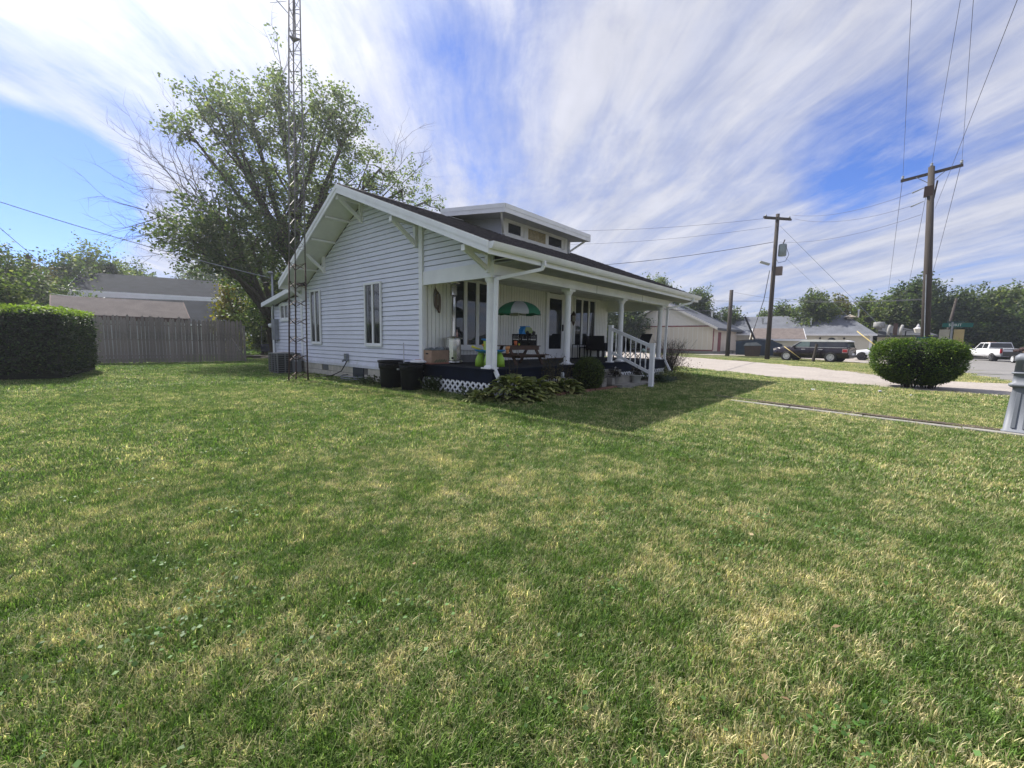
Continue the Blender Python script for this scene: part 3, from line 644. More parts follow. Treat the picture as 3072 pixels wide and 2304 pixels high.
# patio heater
ht = thing('patio_heater', 'stainless steel patio heater with tall tank housing and square pole', 'patio heater', (.75, -.30, FZ), local=True)
part('tank_housing', MB().lathe([(.21, .075), (.205, .60)], (0, 0, 0), 14), STEEL, ht); part('base', MB().lathe([(.23, 0), (.26, .02), (.26, .06), (.21, .085)], (0, 0, 0), 26), STEEL, ht, True)
part('housing_lid', MB().lathe([(.215, .60), (.25, .605), (.25, .63), (.1, .66), (.03, .68)], (0, 0, 0), 26), STEEL, ht, True)
part('vent_hole', MB().lathe([(.0001, 0), (.03, 0), (.03, .004)], (0, 0, 0), 12).xf(Matrix.Translation((-.14, -.155, .14)) @ Matrix.Rotation(-.75, 4, 'Z') @ Matrix.Rotation(pi/2, 4, 'X')), BLACKP, ht)
part('pole', MB().beam((0, 0, .66), (.03, 0, 1.66), .06, .06), STEEL, ht)
part('burner', MB().lathe([(.05, 1.64), (.09, 1.68), (.085, 1.9), (.05, 1.94)], (.03, 0, 0), 16), STEEL, ht); part('reflector', MB().lathe([(.05, 1.93), (.17, 1.965), (.14, 1.985), (.02, 2.0)], (.03, 0, 0), 24), STEEL, ht, True)
single('glass_bottle', MB().lathe([(.03, 0), (.03, .09), (.012, .13), (.012, .18)], (.84, -.36, FZ+.66), 10), mat('pinkish_bottle', (.45, .28, .25), .3), 'small bottle standing on the lid of the patio heater', 'bottle', True)
# rope
rp = MB()
for k in range(7):
    a = k*.9; rp.tube([(.42+.05*cos(a)*sin(t*2*pi)+.012*k, -.05-.01*k, 2.50-.46*(.5-.5*cos(t*2*pi))-.02*k) for t in np.linspace(0, 1, 16)], .011, 5)
rp.tube([(.46, -.07, 2.1), (.50, -.07, 2.0), (.49, -.07, 1.93)], .022, 6).tube([(.42, -.03, 2.54), (.42, -.07, 2.5)], .008, 5)
single('rope_coil', rp, mat('brown_rope', (.17, .125, .095), .9, var=.2), 'brown coiled rope hung on the white porch wall', 'rope', True)
# water table
LIME = mat('lime_plastic', (.30, .52, .05), .5, var=.06); BLUEP = mat('blue_plastic', (.02, .22, .55), .4, var=.06); YELP = mat('yellow_plastic', (.65, .6, .05), .45)
wt = thing('water_table', 'childrens blue and lime green plastic water table beside the corner post', 'toy', (.62, -1.72, FZ), local=True)
part('tray', MB().lathe([(.22, .30), (.33, .35), (.36, .375), (.33, .37), (.2, .32)], (0, 0, 0), 20), BLUEP, wt, True)
for a in (.6, 2.2, 3.77, 5.3): part('leg', MB().tube([(.24*cos(a), .24*sin(a), 0), (.235*cos(a), .235*sin(a), .15), (.19*cos(a), .19*sin(a), .32)], [.10, .095, .065], 12), LIME, wt, True)
part('tower', MB().beam((-.06, .06, .36), (-.06, .06, .57), .06, .12).beam((.04, .06, .36), (.04, .06, .57), .05, .05), mat('lime_yellow_plastic', (.5, .62, .08), .5), wt)
part('upper_tray', MB().lathe([(.06, .56), (.16, .60), (.16, .62), (.02, .62)], (0, .05, 0), 16), BLUEP, wt, True)
part('spout', MB().tube([(-.36, .22, .45), (-.28, .16, .41), (-.2, .1, .38)], [.03, .02, .02], 8), YELP, wt, True); part('funnel', MB().lathe([(.02, .44), (.05, .50)], (-.1, .1, 0), 10), mat('orange_plastic', (.75, .33, .05), .5), wt)
# kids' picnic table
pt_ = thing('picnic_table', 'small brown wooden childrens picnic table under a green and grey umbrella', 'picnic table', (2.02, -1.38, FZ), local=True, rz=-.12)
for k in range(4): part('table_board', MB().cb((0, -.165+k*.11, .46), (1.15, .10, .022)), BROWNW, pt_)
part('apron', MB().cb((0, -.2, .405), (1.05, .02, .09)), BROWNW, pt_)
for s in (-1, 1):
    part('bench', MB().cb((0, s*.45, .245), (1.15, .17, .025)), BROWNW, pt_)
    for e in (-1, 1): part('leg', MB().beam((e*.45, s*.42, 0), (e*.45, s*.12, .45), .03, .08, (1, 0, 0)), BROWNW, pt_)
    part('bench_apron', MB().cb((0, s*.36, .205), (1.1, .02, .06)), BROWNW, pt_)
for e in (-1, 1): part('crossbar', MB().cb((e*.42, 0, .205), (.03, 1.05, .07)), BROWNW, pt_)
um = thing('umbrella', 'green and grey striped umbrella on a thin white pole over the small picnic table', 'umbrella', (2.0, -1.38, FZ), local=True)
part('pole', MB().tube([(0, 0, .2), (-.005, .0, 1.59)], .011, 8), WHITE, um, True); part('finial', MB().tube([(0, 0, 1.575), (0, 0, 1.64)], [.008, .012], 6), WHITE, um)
GRN = mat('green_fabric', (.02, .17, .085), .8, var=.08); GRY = mat('grey_fabric', (.42, .43, .44), .8, var=.06)
for k in range(8):
    a0, a1 = 2*pi*(k-.55)/8, 2*pi*(k+.45)/8; vs = []; fs = []
    for i in range(7):
        r_ = .57*sin(i/6*1.25)/sin(1.25); z_ = 1.58-.27*(1-cos(i/6*1.25))/(1-cos(1.25))
        for j in range(4):
            a = a0+(a1-a0)*j/3; sg_ = 1-.05*(1-abs(2*j/3-1))*(i/6)
            vs.append((r_*cos(a)*sg_, r_*sin(a)*sg_, z_))
    for j in range(4): a = a0+(a1-a0)*j/3; vs.append((.565*cos(a), .565*sin(a), 1.245+.015*sin(j*2)))
    for i in range(7):
        for j in range(3): fs.append((i*4+j, (i+1)*4+j, (i+1)*4+j+1, i*4+j+1))
    part('canopy_panel', MB().add(vs, fs), GRY if k % 2 else GRN, um, True)
    part('rib', MB().tube([(0, 0, 1.30), (.3*cos(a0), .3*sin(a0), 1.43), (.55*cos(a0), .55*sin(a0), 1.32)], .004, 4), GALV, um)
# crates
def crate(x, y, z, lab, rz=0):
    t = thing('milk_crate', lab, 'crate', (x, y, z), 'black milk crates on the picnic table', local=True, rz=rz)
    D = .29
    for ax in range(4):
        m_ = MB()
        for zz_, hh in ((.0, .03), (.255, .03)): m_.box((-D/2, -D/2, zz_), (D/2, -D/2+.012, zz_+hh))
        for q_ in range(-4, 5):
            m_.beam((q_*.032-.0, -D/2+.006, .03), (min(D/2, q_*.032+.12), -D/2+.006, .03+.9*(min(D/2, q_*.032+.12)-q_*.032)), .008, .01, (0, 1, 0)) if q_*.032 > -D/2 else None
            m_.beam((q_*.032, -D/2+.006, .03), (max(-D/2, q_*.032-.12), -D/2+.006, .03+.9*(q_*.032-max(-D/2, q_*.032-.12))), .008, .01, (0, 1, 0))
            m_.beam((q_*.036, -D/2+.006, .255), (max(-D/2, min(D/2, q_*.036+.07)), -D/2+.006, .16), .008, .01, (0, 1, 0))
        m_.box((-D/2, -D/2, 0), (-D/2+.02, -D/2+.014, .285)).box((D/2-.02, -D/2, 0), (D/2, -D/2+.014, .285)).box((-D/2, -D/2, .10), (D/2, -D/2+.010, .12))
        m_.xf(Matrix.Rotation(ax*pi/2, 4, 'Z')); part('side', m_, BLACKP, t)
    part('bottom', MB().box((-D/2, -D/2, 0), (D/2, D/2, .012)), BLACKP, t)
    return t
crate(2.09, -1.36, FZ+.472, 'black milk crate behind the umbrella pole on the little picnic table', .02); crate(2.40, -1.41, FZ+.472, 'black milk crate under the green toy truck', .02)
ty = thing('toy_truck', 'green and white plastic toy truck tipped on top of the black crates', 'toy', (2.36, -1.42, FZ+.76), local=True, rz=-.15)
part('body', MB().prism([(-.16, -.06, .03), (.18, -.06, .02), (.19, -.06, .07), (.08, -.06, .10), (.04, -.06, .17), (-.14, -.06, .19), (-.18, -.06, .10)], (0, .13, 0)), mat('sage_green_plastic', (.24, .30, .12), .5), ty)
part('windscreen', MB().prism([(.075, -.05, .105), (.035, -.05, .165), (.03, -.05, .165), (.06, -.05, .105)], (0, .11, 0)), GLASS, ty)
part('hood_stripe', MB().box((.07, -.062, .055), (.17, .07, .073)), LIME, ty)
for x_ in (-.10, .12):
    for s in (-.065, .075): wq = part('wheel', MB().lathe([(.045, -.018), (.05, 0), (.045, .018)], (0, 0, 0), 14).xf(Matrix.Translation((x_, s, .035)) @ Matrix.Rotation(pi/2, 4, 'X')), TYRE, ty, True)
single('blue_toy_slide', MB().prism([(2.08, -1.44, FZ+.76), (2.30, -1.44, FZ+.76), (2.30, -1.44, FZ+.94), (2.20, -1.44, FZ+.95), (2.12, -1.44, FZ+.86)], (0, .16, 0)).box((2.17, -1.46, FZ+.94), (2.36, -1.27, FZ+.96)), BLUEP, 'blue plastic toy wedge on the left black crate', 'toy')
single('orange_cup', MB().lathe([(.032, 0), (.042, .11), (.038, .11), (.03, .01)], (1.80, -1.46, FZ+.472), 14), mat('orange_cup', (.65, .15, .05), .5), 'orange plastic cup on the small picnic table', 'cup', True)
single('yellow_toy', MB().sphere((1.92, -1.47, FZ+.495), .028, 8, 6).sphere((1.96, -1.44, FZ+.49), .02, 8, 6), YELP, 'small yellow toy beside the umbrella pole on the picnic table', 'toy', True)
single('stuffed_toy', MB().sphere((1.40, -1.55, FZ+.40), .055, 10, 7).sphere((1.40, -1.55, FZ+.32), .045, 10, 7, (.9, .9, 1.3)).sphere((1.44, -1.56, FZ+.43), .03, 8, 6), mat('orange_plush', (.65, .30, .12), .9), 'orange plush toy hanging at the left end of the picnic table', 'toy', True)
# lanterns, chairs
def lantern(x, lab):
    t = thing('wall_lantern', lab, 'lamp', (x, -.12, 1.95), 'porch wall lanterns', local=True)
    part('back_plate', MB().box((-.04, .09, .02), (.04, .12, .24)), BROWNW, t); part('cap', MB().lathe([(.10, .22), (.06, .30), (.015, .38)], (0, 0, 0), 6), BROWNW, t)
    part('lamp_glass', MB().lathe([(.05, .02), (.075, .2)], (0, 0, 0), 6), mat('lamp_glass', (.45, .42, .36), .1), t); part('base', MB().lathe([(.01, -.12), (.05, -.03), (.055, .02)], (0, 0, 0), 6), BROWNW, t)
    for a in range(6): part('cage_bar', MB().beam((.055*cos(a*pi/3), .055*sin(a*pi/3), .02), (.08*cos(a*pi/3), .08*sin(a*pi/3), .21), .008, .008), BROWNW, t)
lantern(6.46, 'brown lantern on the porch wall beside the storm door'); 
WICK = mat('black_wicker', (.018, .018, .02), .7, var=.3, vscale=60, stretch=(1, 1, 4)); CUSH = mat('pale_cushion', (.36, .35, .34), .9, var=.06)
def wicker(name, x, y, rz, wd, lab, cat, group=None, lean=0):
    t = thing(name, lab, cat, (x, y, FZ), group, local=True, rz=rz)
    part('seat', MB().cb((0, 0, .34), (wd, .52, .10)), WICK, t); part('backrest', MB().beam((0, .25, .3), (0, .30+lean, .80), wd, .05, (0, 1, 0)), WICK, t)
    for s in (-1, 1):
        part('armrest', MB().box((s*wd/2-.03, -.27, .36), (s*wd/2+.03, .28, .56)), WICK, t)
        for q_ in (-1, 1): part('leg', MB().cb((s*(wd/2-.02), q_*.24, .15), (.035, .035, .30)), WICK, t)
    part('seat_cushion', MB().cb((0, -.02, .425), (wd-.08, .46, .07)), CUSH, t)
    return t
wicker('wicker_armchair', 6.95, -.95, pi*.5, .56, 'black wicker armchair nearest the door, seen from its side', 'chair', 'black wicker chairs on the porch')
wicker('wicker_armchair', 7.1, -1.35, pi+.2, .56, 'black wicker armchair just left of the stair rail, back to the lawn', 'chair', 'black wicker chairs on the porch')
wicker('wicker_loveseat', 7.9, -.42, 0, 1.15, 'black wicker loveseat with pale cushions against the porch wall', 'sofa')
for x_, n_ in ((7.6, 'left'), (8.05, 'right')):
    single('pillow', MB().sphere((x_, -.30, FZ+.60), .2, 12, 8, (1, .45, .9)), CUSH, 'square pale pillow on the %s side of the black loveseat' % n_, 'pillow', True, 'pale pillows on the loveseat')
def nest(x, y, s_, lab):
    t = thing('side_table', lab, 'side table', (x, y, FZ), 'nested black metal side tables', local=True)
    part('table_top', MB().cb((0, 0, .46*s_), (.34*s_, .3, .02)), BLACKP, t)
    for a in (-1, 1):
        for b_ in (-1, 1): part('leg', MB().cb((a*.16*s_, b_*.14, .23*s_), (.02, .02, .46*s_)), BLACKP, t)
        part('foot_bar', MB().cb((a*.16*s_, 0, .012), (.02, .28, .02)), BLACKP, t)
nest(6.36, -.42, 1.05, 'taller black metal side table by the door side window'); nest(6.62, -.55, .85, 'lower black metal side table next to the wicker armchair')
fc = thing('folding_chair', 'black folding lounge chair at the far end of the porch', 'chair', (8.95, -1.35, FZ), local=True, rz=-1.9)
part('backrest', MB().beam((0, .22, .30), (0, .52, .92), .5, .03, (0, 1, 0)), BLACKP, fc); part('seat', MB().beam((0, -.28, .36), (0, .26, .30), .5, .03, (0, 0, 1)), BLACKP, fc)
for s in (-1, 1):
    part('leg', MB().tube([(s*.27, -.3, 0), (s*.27, .3, .5)], .014, 6), BLACKP, fc); part('leg', MB().tube([(s*.27, .35, 0), (s*.27, -.25, .5), (s*.27, .3, .52)], .014, 6), BLACKP, fc)
sw2 = thing('folding_chair', 'black folding chair standing just right of the third porch post', 'chair', (8.0, -1.55, FZ), local=True, rz=1.2)
part('backrest', MB().beam((0, .22, .30), (0, .42, .88), .48, .03, (0, 1, 0)), BLACKP, sw2); part('seat', MB().beam((0, -.25, .36), (0, .24, .32), .48, .03, (0, 0, 1)), BLACKP, sw2)
for s in (-1, 1):
    part('leg', MB().tube([(s*.25, -.28, 0), (s*.25, .28, .45)], .013, 6), BLACKP, sw2); part('leg', MB().tube([(s*.25, .3, 0), (s*.25, -.25, .45)], .013, 6), BLACKP, sw2)
single('gazing_ball', MB().sphere((8.1, -2.0, 1.0), .07, 12, 8).tube([(8.1, -2.0, FZ), (8.1, -2.0, .94)], .01, 6), mat('pale_green_glass', (.45, .6, .55), .15), 'small pale green ball on a thin stand near the porch rail', 'ornament', True)
# ---------------- plants round the porch ----------------
HOSTA = leafmat('hosta_leaf', (.13, .17, .05), (.28, .30, .11), (.46, .44, .18), trans=.25, scale=4)
FERNM = leafmat('fern_leaf', (.03, .055, .015), (.07, .09, .03), trans=.25, scale=2)
JUNI = leafmat('blue_green_leaf', (.05, .085, .065), (.08, .12, .09), trans=.15, scale=3)
BOXW = leafmat('boxwood_leaf', (.03, .06, .012), (.08, .11, .025), (.18, .20, .05), trans=.3, scale=4)
WEED = leafmat('weed_stalk', (.09, .075, .04), (.12, .10, .05), trans=.2, scale=3)
def arch_leaves(C, n, R, L, Wd, m, H=.0, tip=-.6, seg=4, name='foliage', parent=None, spread=1.0, wr_=.35):
    """broad arching leaves round a centre: mound radius R, leaf length L, width Wd"""
    Vs = []; Fs = []; rn_ = []; o = 0
    for k in range(n):
        a = rng.uniform(0, 2*pi); q = sqrt(rng.uniform(0, 1))*R; bx_ = C[0]+q*cos(a)*spread; by_ = C[1]+q*sin(a); bz_ = C[2]+H*(1-(q/R)**2)*rng.uniform(.5, 1)+.02
        ao = a+rng.normal()*.5; ll = L*rng.uniform(.65, 1.15); el = .75-.7*q/R+rng.normal()*.2; x = y = 0; px, pz = 0, 0; rr = rng.uniform()
        for i in range(seg+1):
            t = i/seg; wv = Wd*sin(pi*min(1, .08+t*.95)**.8)*.5
            for s in (-1, 0, 1):
                Vs.append((bx_+px*cos(ao)-s*wv*sin(ao), by_+px*sin(ao)+s*wv*cos(ao), bz_+pz+abs(s)*wv*wr_)); rn_.append(rr)
            e = el+(tip-el)*t**1.3; px += ll/seg*cos(e); pz += ll/seg*sin(e)
        for i in range(seg):
            for j in range(2): Fs.append((o+i*3+j, o+(i+1)*3+j, o+(i+1)*3+j+1, o+i*3+j+1))
        o += 3*(seg+1)
    V = np.array(Vs); 
    V[:, 2] = np.maximum(V[:, 2], C[2]+.01)
    if parent is None: return V, np.array(Fs), np.array(rn_)
    off = np.array(OFF.get(parent.name, (0, 0, 0)))
    ob = np_obj(name, np_mesh(name, V-off, np.array(Fs), m, np.array(rn_)), parent); ob['kind'] = 'stuff'; return ob
def hosta(x, y, R, n, L, Wd, H, lab, group='hostas in front of the porch', spread=1):
    t = thing('hosta', lab, 'plant', (x, y, gz(x, y)), group)
    arch_leaves((x, y, gz(x, y)), n, R, L, Wd, HOSTA, H, parent=t, spread=spread)
    big = arch_leaves((x, y, gz(x, y)+.03), 10, R*.9, L*1.1, Wd*1.1, HOSTA, H, spread=spread)
    V, Fq, rn_ = big; k = 15
    for i in range(10):
        vv = V[i*k:(i+1)*k]; o = np_obj('leaf', np_mesh('leaf', vv-np.array(OFF[t.name]), Fq[i*8:(i+1)*8]-i*k, HOSTA, rn_[i*k:(i+1)*k]), t)
hosta(.22, -2.78, .52, 300, .26, .12, .44, 'large dense hosta mound at the porch corner by the downspout foot', spread=1.15)
hosta(1.02, -2.76, .34, 90, .32, .17, .32, 'broad leaved hosta just right of the large corner mound')
hosta(1.95, -2.78, .36, 90, .30, .17, .26, 'broad leaved hosta with yellowing tips beside the ball shrub')
hosta(-.45, -2.45, .25, 60, .2, .08, .12, 'low hosta at the lattice corner, left edge of the flower bed')
bsh = thing('ball_shrub', 'dark clipped round shrub in the flower bed left of the concrete steps', 'shrub', (3.02, -2.85, .05))
d = rng.normal(size=(9000, 3)); d /= np.linalg.norm(d, axis=1)[:, None]; q = d*(.36+.06*rng.normal(size=(9000, 1))*.5); q[:, 2] *= 1.12
leaves(np.array([3.02, -2.85, .47])+q, .035, BOXW, 'foliage', bsh, up=.1)
part('core', MB().sphere((3.02, -2.85, .45), .31, 14, 10), mat('shrub_core', (.008, .012, .004), 1), bsh, True); part('stem', MB().tube([(3.02, -2.85, 0), (3.02, -2.85, .3)], .03, 6), BARK, bsh)
def stalks(name, lab, x, y, n, R, h, m, lean=.25, leafn=0, cat='plant', ls=.05, kinds='stem', seg=4, w_=.006):
    t = thing(name, lab, cat, (x, y, gz(x, y))); mb = MB(); pts = []
    for k in range(n):
        a = rng.uniform(0, 2*pi); r_ = R*sqrt(rng.uniform(0, 1)); bx_, by_ = x+r_*cos(a), y+r_*sin(a); hh = h*rng.uniform(.6, 1.1); dx, dy = rng.normal(size=2)*lean*hh
        P = [(bx_+dx*(i/seg)**1.6, by_+dy*(i/seg)**1.6, gz(x, y)+hh*i/seg) for i in range(seg+1)]
        mb.tube(P, [w_*(1-.7*i/seg) for i in range(seg+1)], 4, False)
        for j in range(leafn): i = rng.uniform(.35, 1); pts.append((bx_+dx*i**1.6+rng.normal()*.02, by_+dy*i**1.6+rng.normal()*.02, gz(x, y)+hh*i))
    part(kinds, mb, m, t, kind='stuff')
    if pts: leaves(np.array(pts), ls, FERNM if m is not WEED else WEED, 'foliage', t)
    return t
stalks('dead_stalks', 'spent brown perennial stalks rising above the hostas before the deck', 1.75, -2.62, 34, .38, .85, WEED, .22, 14, ls=.035)
stalks('dead_stalks', 'dry wiry flower stalks at the porch corner left of the white downspout foot', .45, -2.62, 9, .25, .98, WEED, .2, 5, ls=.03)
stalks('seed_head_plant', 'thin dark stalks with small seed heads against the navy deck rim', 2.45, -2.5, 26, .45, .62, WEED, .12, 12, ls=.025)
stalks('weedy_clump', 'weedy green clump beside the right black trash can', -.16, -.60, 30, .22, .36, FERNM, .25, 22, ls=.05)
stalks('weedy_clump', 'low weedy growth under the white lattice corner', -.15, -2.1, 40, .4, .22, FERNM, .4, 18, ls=.045)
stalks('weedy_clump', 'low weeds along the block foundation left of the trash cans', -.22, 1.6, 46, .55, .22, FERNM, .5, 14, ls=.05)
iv = thing('iris_clump', 'clump of tall blade leaves between the two white lattice panels', 'plant', (-.2, -1.05, .08)); arch_leaves((-.22, -1.0, .08), 26, .10, .66, .022, FERNM, 0, tip=.1, parent=iv, seg=5)
fe = thing('fern', 'dark green fern clump at the foot of the right newel post', 'plant', (6.3, -2.9, .03)); arch_leaves((6.35, -2.95, .05), 150, .42, .40, .06, FERNM, .30, parent=fe, tip=-.4)
fe = thing('daylily', 'yellowing daylily clump at the far right corner of the porch', 'plant', (8.3, -3.0, .03)); arch_leaves((8.3, -3.0, .05), 170, .42, .55, .035, HOSTA, .18, parent=fe, tip=-.7)
fe = thing('low_juniper', 'low blue green groundcover shrub in front of the fern', 'shrub', (6.9, -3.3, .0)); leaves(np.array([6.8, -3.3, .12])+rng.normal(size=(3500, 3))*np.array([.34, .17, .075]), .035, JUNI, 'foliage', fe, asp=.3)
def twig_bush(name, lab, c, n, h, spread, m=BARE, leafn=0, lm=None, cat='shrub', r0=.008):
    t = thing(name, lab, cat, c); mb = MB(); lp = []
    for k in range(n):
        a = rng.uniform(0, 2*pi); le = rng.uniform(.1, 1)*spread; P = [Vector(c)+Vector((rng.normal()*.12, rng.normal()*.12, 0))]; hh = h*rng.uniform(.6, 1.05); dv = Vector((cos(a)*le, sin(a)*le, hh))
        for i in range(1, 6): P.append(P[0]+dv*(i/5)+Vector(rng.normal(size=3)*.035*h/1.4))
        mb.tube(P, [r0*(1-.14*i) for i in range(6)], 4, False)
        for j in (2, 3, 4):
            for s_ in range(2):
                q = P[j]; e = q+Vector((rng.normal()*.16, rng.normal()*.16, rng.uniform(.1, .3)))*h/1.4; mb.tube([q, (q+e)/2+Vector(rng.normal(size=3)*.02), e], [r0*.5, r0*.4, r0*.25], 3, False)
                if rng.uniform() < leafn: lp += [tuple(e+Vector(rng.normal(size=3)*.04)) for _ in range(5)]
    part('stem', mb, m, t, kind='stuff')
    if lp: leaves(np.array(lp), .05, lm, 'foliage', t)
    return t
twig_bush('twiggy_bush', 'leafless twiggy brown bush beyond the right end of the porch', (10.6, -2.0, 0), 120, 1.45, .85, leafn=.10, lm=FERNM, r0=.007)
leaves(np.array([10.6, -2.0, .3])+rng.normal(size=(1600, 3))*np.array([.42, .42, .16]), .05, leafmat('dark_red_leaf', (.05, .03, .02), (.05, .06, .02), trans=.2), 'foliage', bpy.data.objects['twiggy_bush'])
# potted plants
DEADF = leafmat('dark_wilted_leaf', (.03, .022, .02), (.05, .045, .03), (.3, .28, .26), trans=.1, scale=8)
def pot(x, y, z, r_, h, m, lab, ribs=0, plant=True, lm=DEADF):
    t = thing('flower_pot', lab, 'flower pot', (x, y, z))
    part('pot', MB().lathe([(r_*.68, 0), (r_*.72, .01), (r_*.95, h*.88), (r_*1.04, h*.9), (r_*1.06, h), (r_*.95, h), (r_*.9, h*.85), (.01, h*.8)], (x, y, z), 36, .05*ribs, ribs), m, t, not ribs)
    if plant: leaves(blob_pts((x, y, z+h+.09), (r_*.8, r_*.8, .11), 330, 12, .04), .06, lm, 'plant', t)
    return t
pot(4.14, -2.98+.0, .155, .155, .20, mat('ribbed_grey_pot', (.20, .19, .17), .8), 'ribbed grey pot with dark wilted plant on the left of the lowest step', 1)
pot(5.05, -3.18, .155, .155, .21, mat('white_ceramic_pot', (.50, .50, .47), .5), 'round white ceramic pot with handles on the right of the lowest step')
pot(5.45, -3.45, .01, .11, .13, mat('pale_bowl', (.55, .50, .46), .6), 'small pale bowl planter on the ground beside the newel post', plant=False)
single('garden_goose', MB().sphere((3.78, -2.62, .42), .10, 12, 8, (1.2, .9, 1)).tube([(3.72, -2.64, .46), (3.66, -2.66, .56), (3.68, -2.68, .62)], [.05, .03, .035], 8).tube([(3.84, -2.62, .44), (4.0, -2.64, .52)], [.05, .02], 7), mat('stone_figure', (.33, .32, .28), .9), 'weathered stone bird figure between the ball shrub and the steps', 'garden ornament', True)
single('stone_pedestal', MB().box((3.62, -2.9, .03), (3.88, -2.52, .32)), CONC, 'low concrete block carrying the stone bird beside the steps', 'block')
bf = thing('bird_feeder', 'clear bird feeder with pink base hung before the navy deck', 'bird feeder', (2.05, -2.72, .35), local=True)
part('tube', MB().lathe([(.035, .02), (.045, .1), (.045, .18), (.02, .2)], (0, 0, 0), 12), mat('cloudy_glass', (.42, .45, .45), .15), bf, True); part('base_tray', MB().lathe([(.03, .0), (.08, .005), (.08, .02), (.03, .03)], (0, 0, 0), 14), mat('pink_plastic', (.60, .35, .30), .5), bf, True)
part('hook', MB().tube([(0, 0, .2), (.0, .0, .30)], .004, 4).tube([(0, 0, .30), (-.04, .02, .33), (-.09, .03, .28), (-.09, .03, -.32)], .005, 4), BLACKP, bf)
# brick edging of the bed
be = thing('brick_edging', 'row of red edging bricks between the flower bed and the lawn', 'brick edging', (2.8, -3.1, 0))
BRICK = mat('old_red_brick', (.24, .12, .08), .9, var=.25, vscale=9, fine=.3)
for k in range(12):
    x_ = 1.35+k*.232; y_ = -3.03-.10*sin(k/11*pi*.5)+random.uniform(-.012, .012)
    o = part('brick', MB().cb((x_, y_, gz(x_, y_)+.022), (.215, .09, .07)), BRICK, be)
sheet('flower_bed_soil', jig([(-.1, -2.35), (-.35, -2.9), (.6, -3.2), (1.4, -3.08), (3.9, -3.18), (3.9, -2.35)], .03, .3), .095, DIRT)
sheet('flower_bed_soil_right', jig([(5.75, -2.35), (5.9, -3.3), (8.8, -3.4), (9.2, -2.35)], .04, .3), .092, DIRT)
# ---------------- AC unit, tower ----------------
ac = thing('air_conditioner', 'grey air conditioning condenser on a pad behind the rusty tower', 'air conditioner', (-.52, 6.75, .05), local=True)
GREYM = mat('grey_enamel', (.16, .165, .17), .5, var=.06); part('pad', MB().box((-.45, -.42, -.03), (.45, .42, .02)), CONC, ac)
part('cabinet', MB().box((-.33, -.33, .02), (.33, .33, .66)), mat('dark_coil', (.03, .032, .035), .7), ac); part('top_cover', MB().box((-.37, -.37, .66), (.37, .37, .70)).lathe([(.30, .70), (.28, .72), (.02, .73)], (0, 0, 0), 20), GREYM, ac)
for x_ in (-.355, -.12, .12, .355):
    for y_ in (-.355, .355): part('corner_post', MB().cb((x_, y_, .34), (.035, .035, .66)), GREYM, ac); part('corner_post', MB().cb((y_, x_, .34), (.034, .034, .64)), GREYM, ac)
for k in range(9):
    z_ = .06+k*.07; m_ = MB()
    for s in (-1, 1): m_.cb((0, s*.352, z_), (.70, .02, .014)); m_.cb((s*.352, 0, z_), (.02, .70, .014))
    part('louver', m_, GREYM, ac)
part('service_panel', MB().box((.13, -.385, .04), (.38, -.36, .64)), GREYM, ac); part('sticker', MB().box((.17, -.391, .42), (.26, -.386, .58)), mat('pale_sticker', (.7, .7, .72), .5), ac)
tw = thing('antenna_tower', 'tall rusty three legged lattice antenna mast standing before the gable wall', 'tower', (-1.3, 3.95, .04))
BT = [Vector((-1.54, 3.87, 0)), Vector((-1.07, 3.72, 0)), Vector((-1.21, 4.19, 0))]; ct = sum(BT, Vector())/3
def tp(i, z):
    k = 1.0 if z < .9 else .90
    if z > .9: k = .90-.42*(z-.9)/10
    if z < .9: k = 1.0-.10*(z/.9)**.5
    p = ct+(BT[i]-ct)*k; return Vector((p[0]+.02*z, p[1]-.01*z, z))
for i in range(3):
    part('leg', MB().tube([tp(i, z) for z in (0, .3, .6, .9, 1.6, 3.3)], .021, 8), RUST if i == 2 else RUSTG if i == 5 else RUST, tw, True)
    part('leg', MB().tube([tp(i, 3.3), tp(i, 5.8), tp(i, 8.4), tp(i, 11.2)], .019, 8), RUSTG, tw, True)
z = .12
while z < 11:
    st = .50
    for i in range(3):
        j = (i+1) % 3; low = z < 3.4; m_ = RUST if low else RUSTG
        if low:
            part('cross_brace', MB().beam(tp(i, z), tp(j, z+.17), .022, .008), m_, tw); part('cross_brace', MB().beam(tp(j, z), tp(i, z+.17), .022, .008), m_, tw)
        else:
            part('cross_brace', MB().beam(tp(i, z), tp(j, z+.12), .020, .010), m_, tw); part('cross_brace', MB().beam(tp(j, z+.12), tp(i, z+.40), .010, .010), m_, tw)
    z += st
part('rotor_plate', MB().prism([tp(0, 9.0), tp(1, 9.0), tp(2, 9.0)], (0, 0, .03)), RUSTG, tw)
part('antenna_mast', MB().tube([tuple(ct+Vector((.2, -.1, 9)))[:3], tuple(ct+Vector((.24, -.1, 12.6)))[:3]], .022, 8), RUSTG, tw)
ya = part('antenna', MB().tube([(-2.7, 3.2, 9.85), (-1.0, 4.4, 9.95)], .012, 6), GALV, tw)
for k in range(5): 
    c_ = Vector((-2.65+.33*k, 3.23+.235*k, 9.85+.02*k)); part('element', MB().tube([c_+Vector((-.25+.03*k, .36-.04*k, 0)), c_-Vector((-.25+.03*k, .36-.04*k, 0))], .006, 4), GALV, ya)
single('garden_hose', MB().tube([(-.05, 3.45, .62), (-.14, 3.4, .5), (-.16, 3.6, .3), (-.3, 3.9, .16), (-.6, 4.3, .12), (-.4, 4.8, .12)], .014, 6), BLACKP, 'black hose hanging from the wall tap behind the rusty tower', 'hose', True)
single('wall_tap', MB().box((-.11, 3.40, .60), (-.03, 3.52, .82)).tube([(-.07, 3.46, .66), (-.2, 3.44, .60)], .03, 7), GALV, 'grey wall tap at the foot of the siding beside the tower', 'tap')
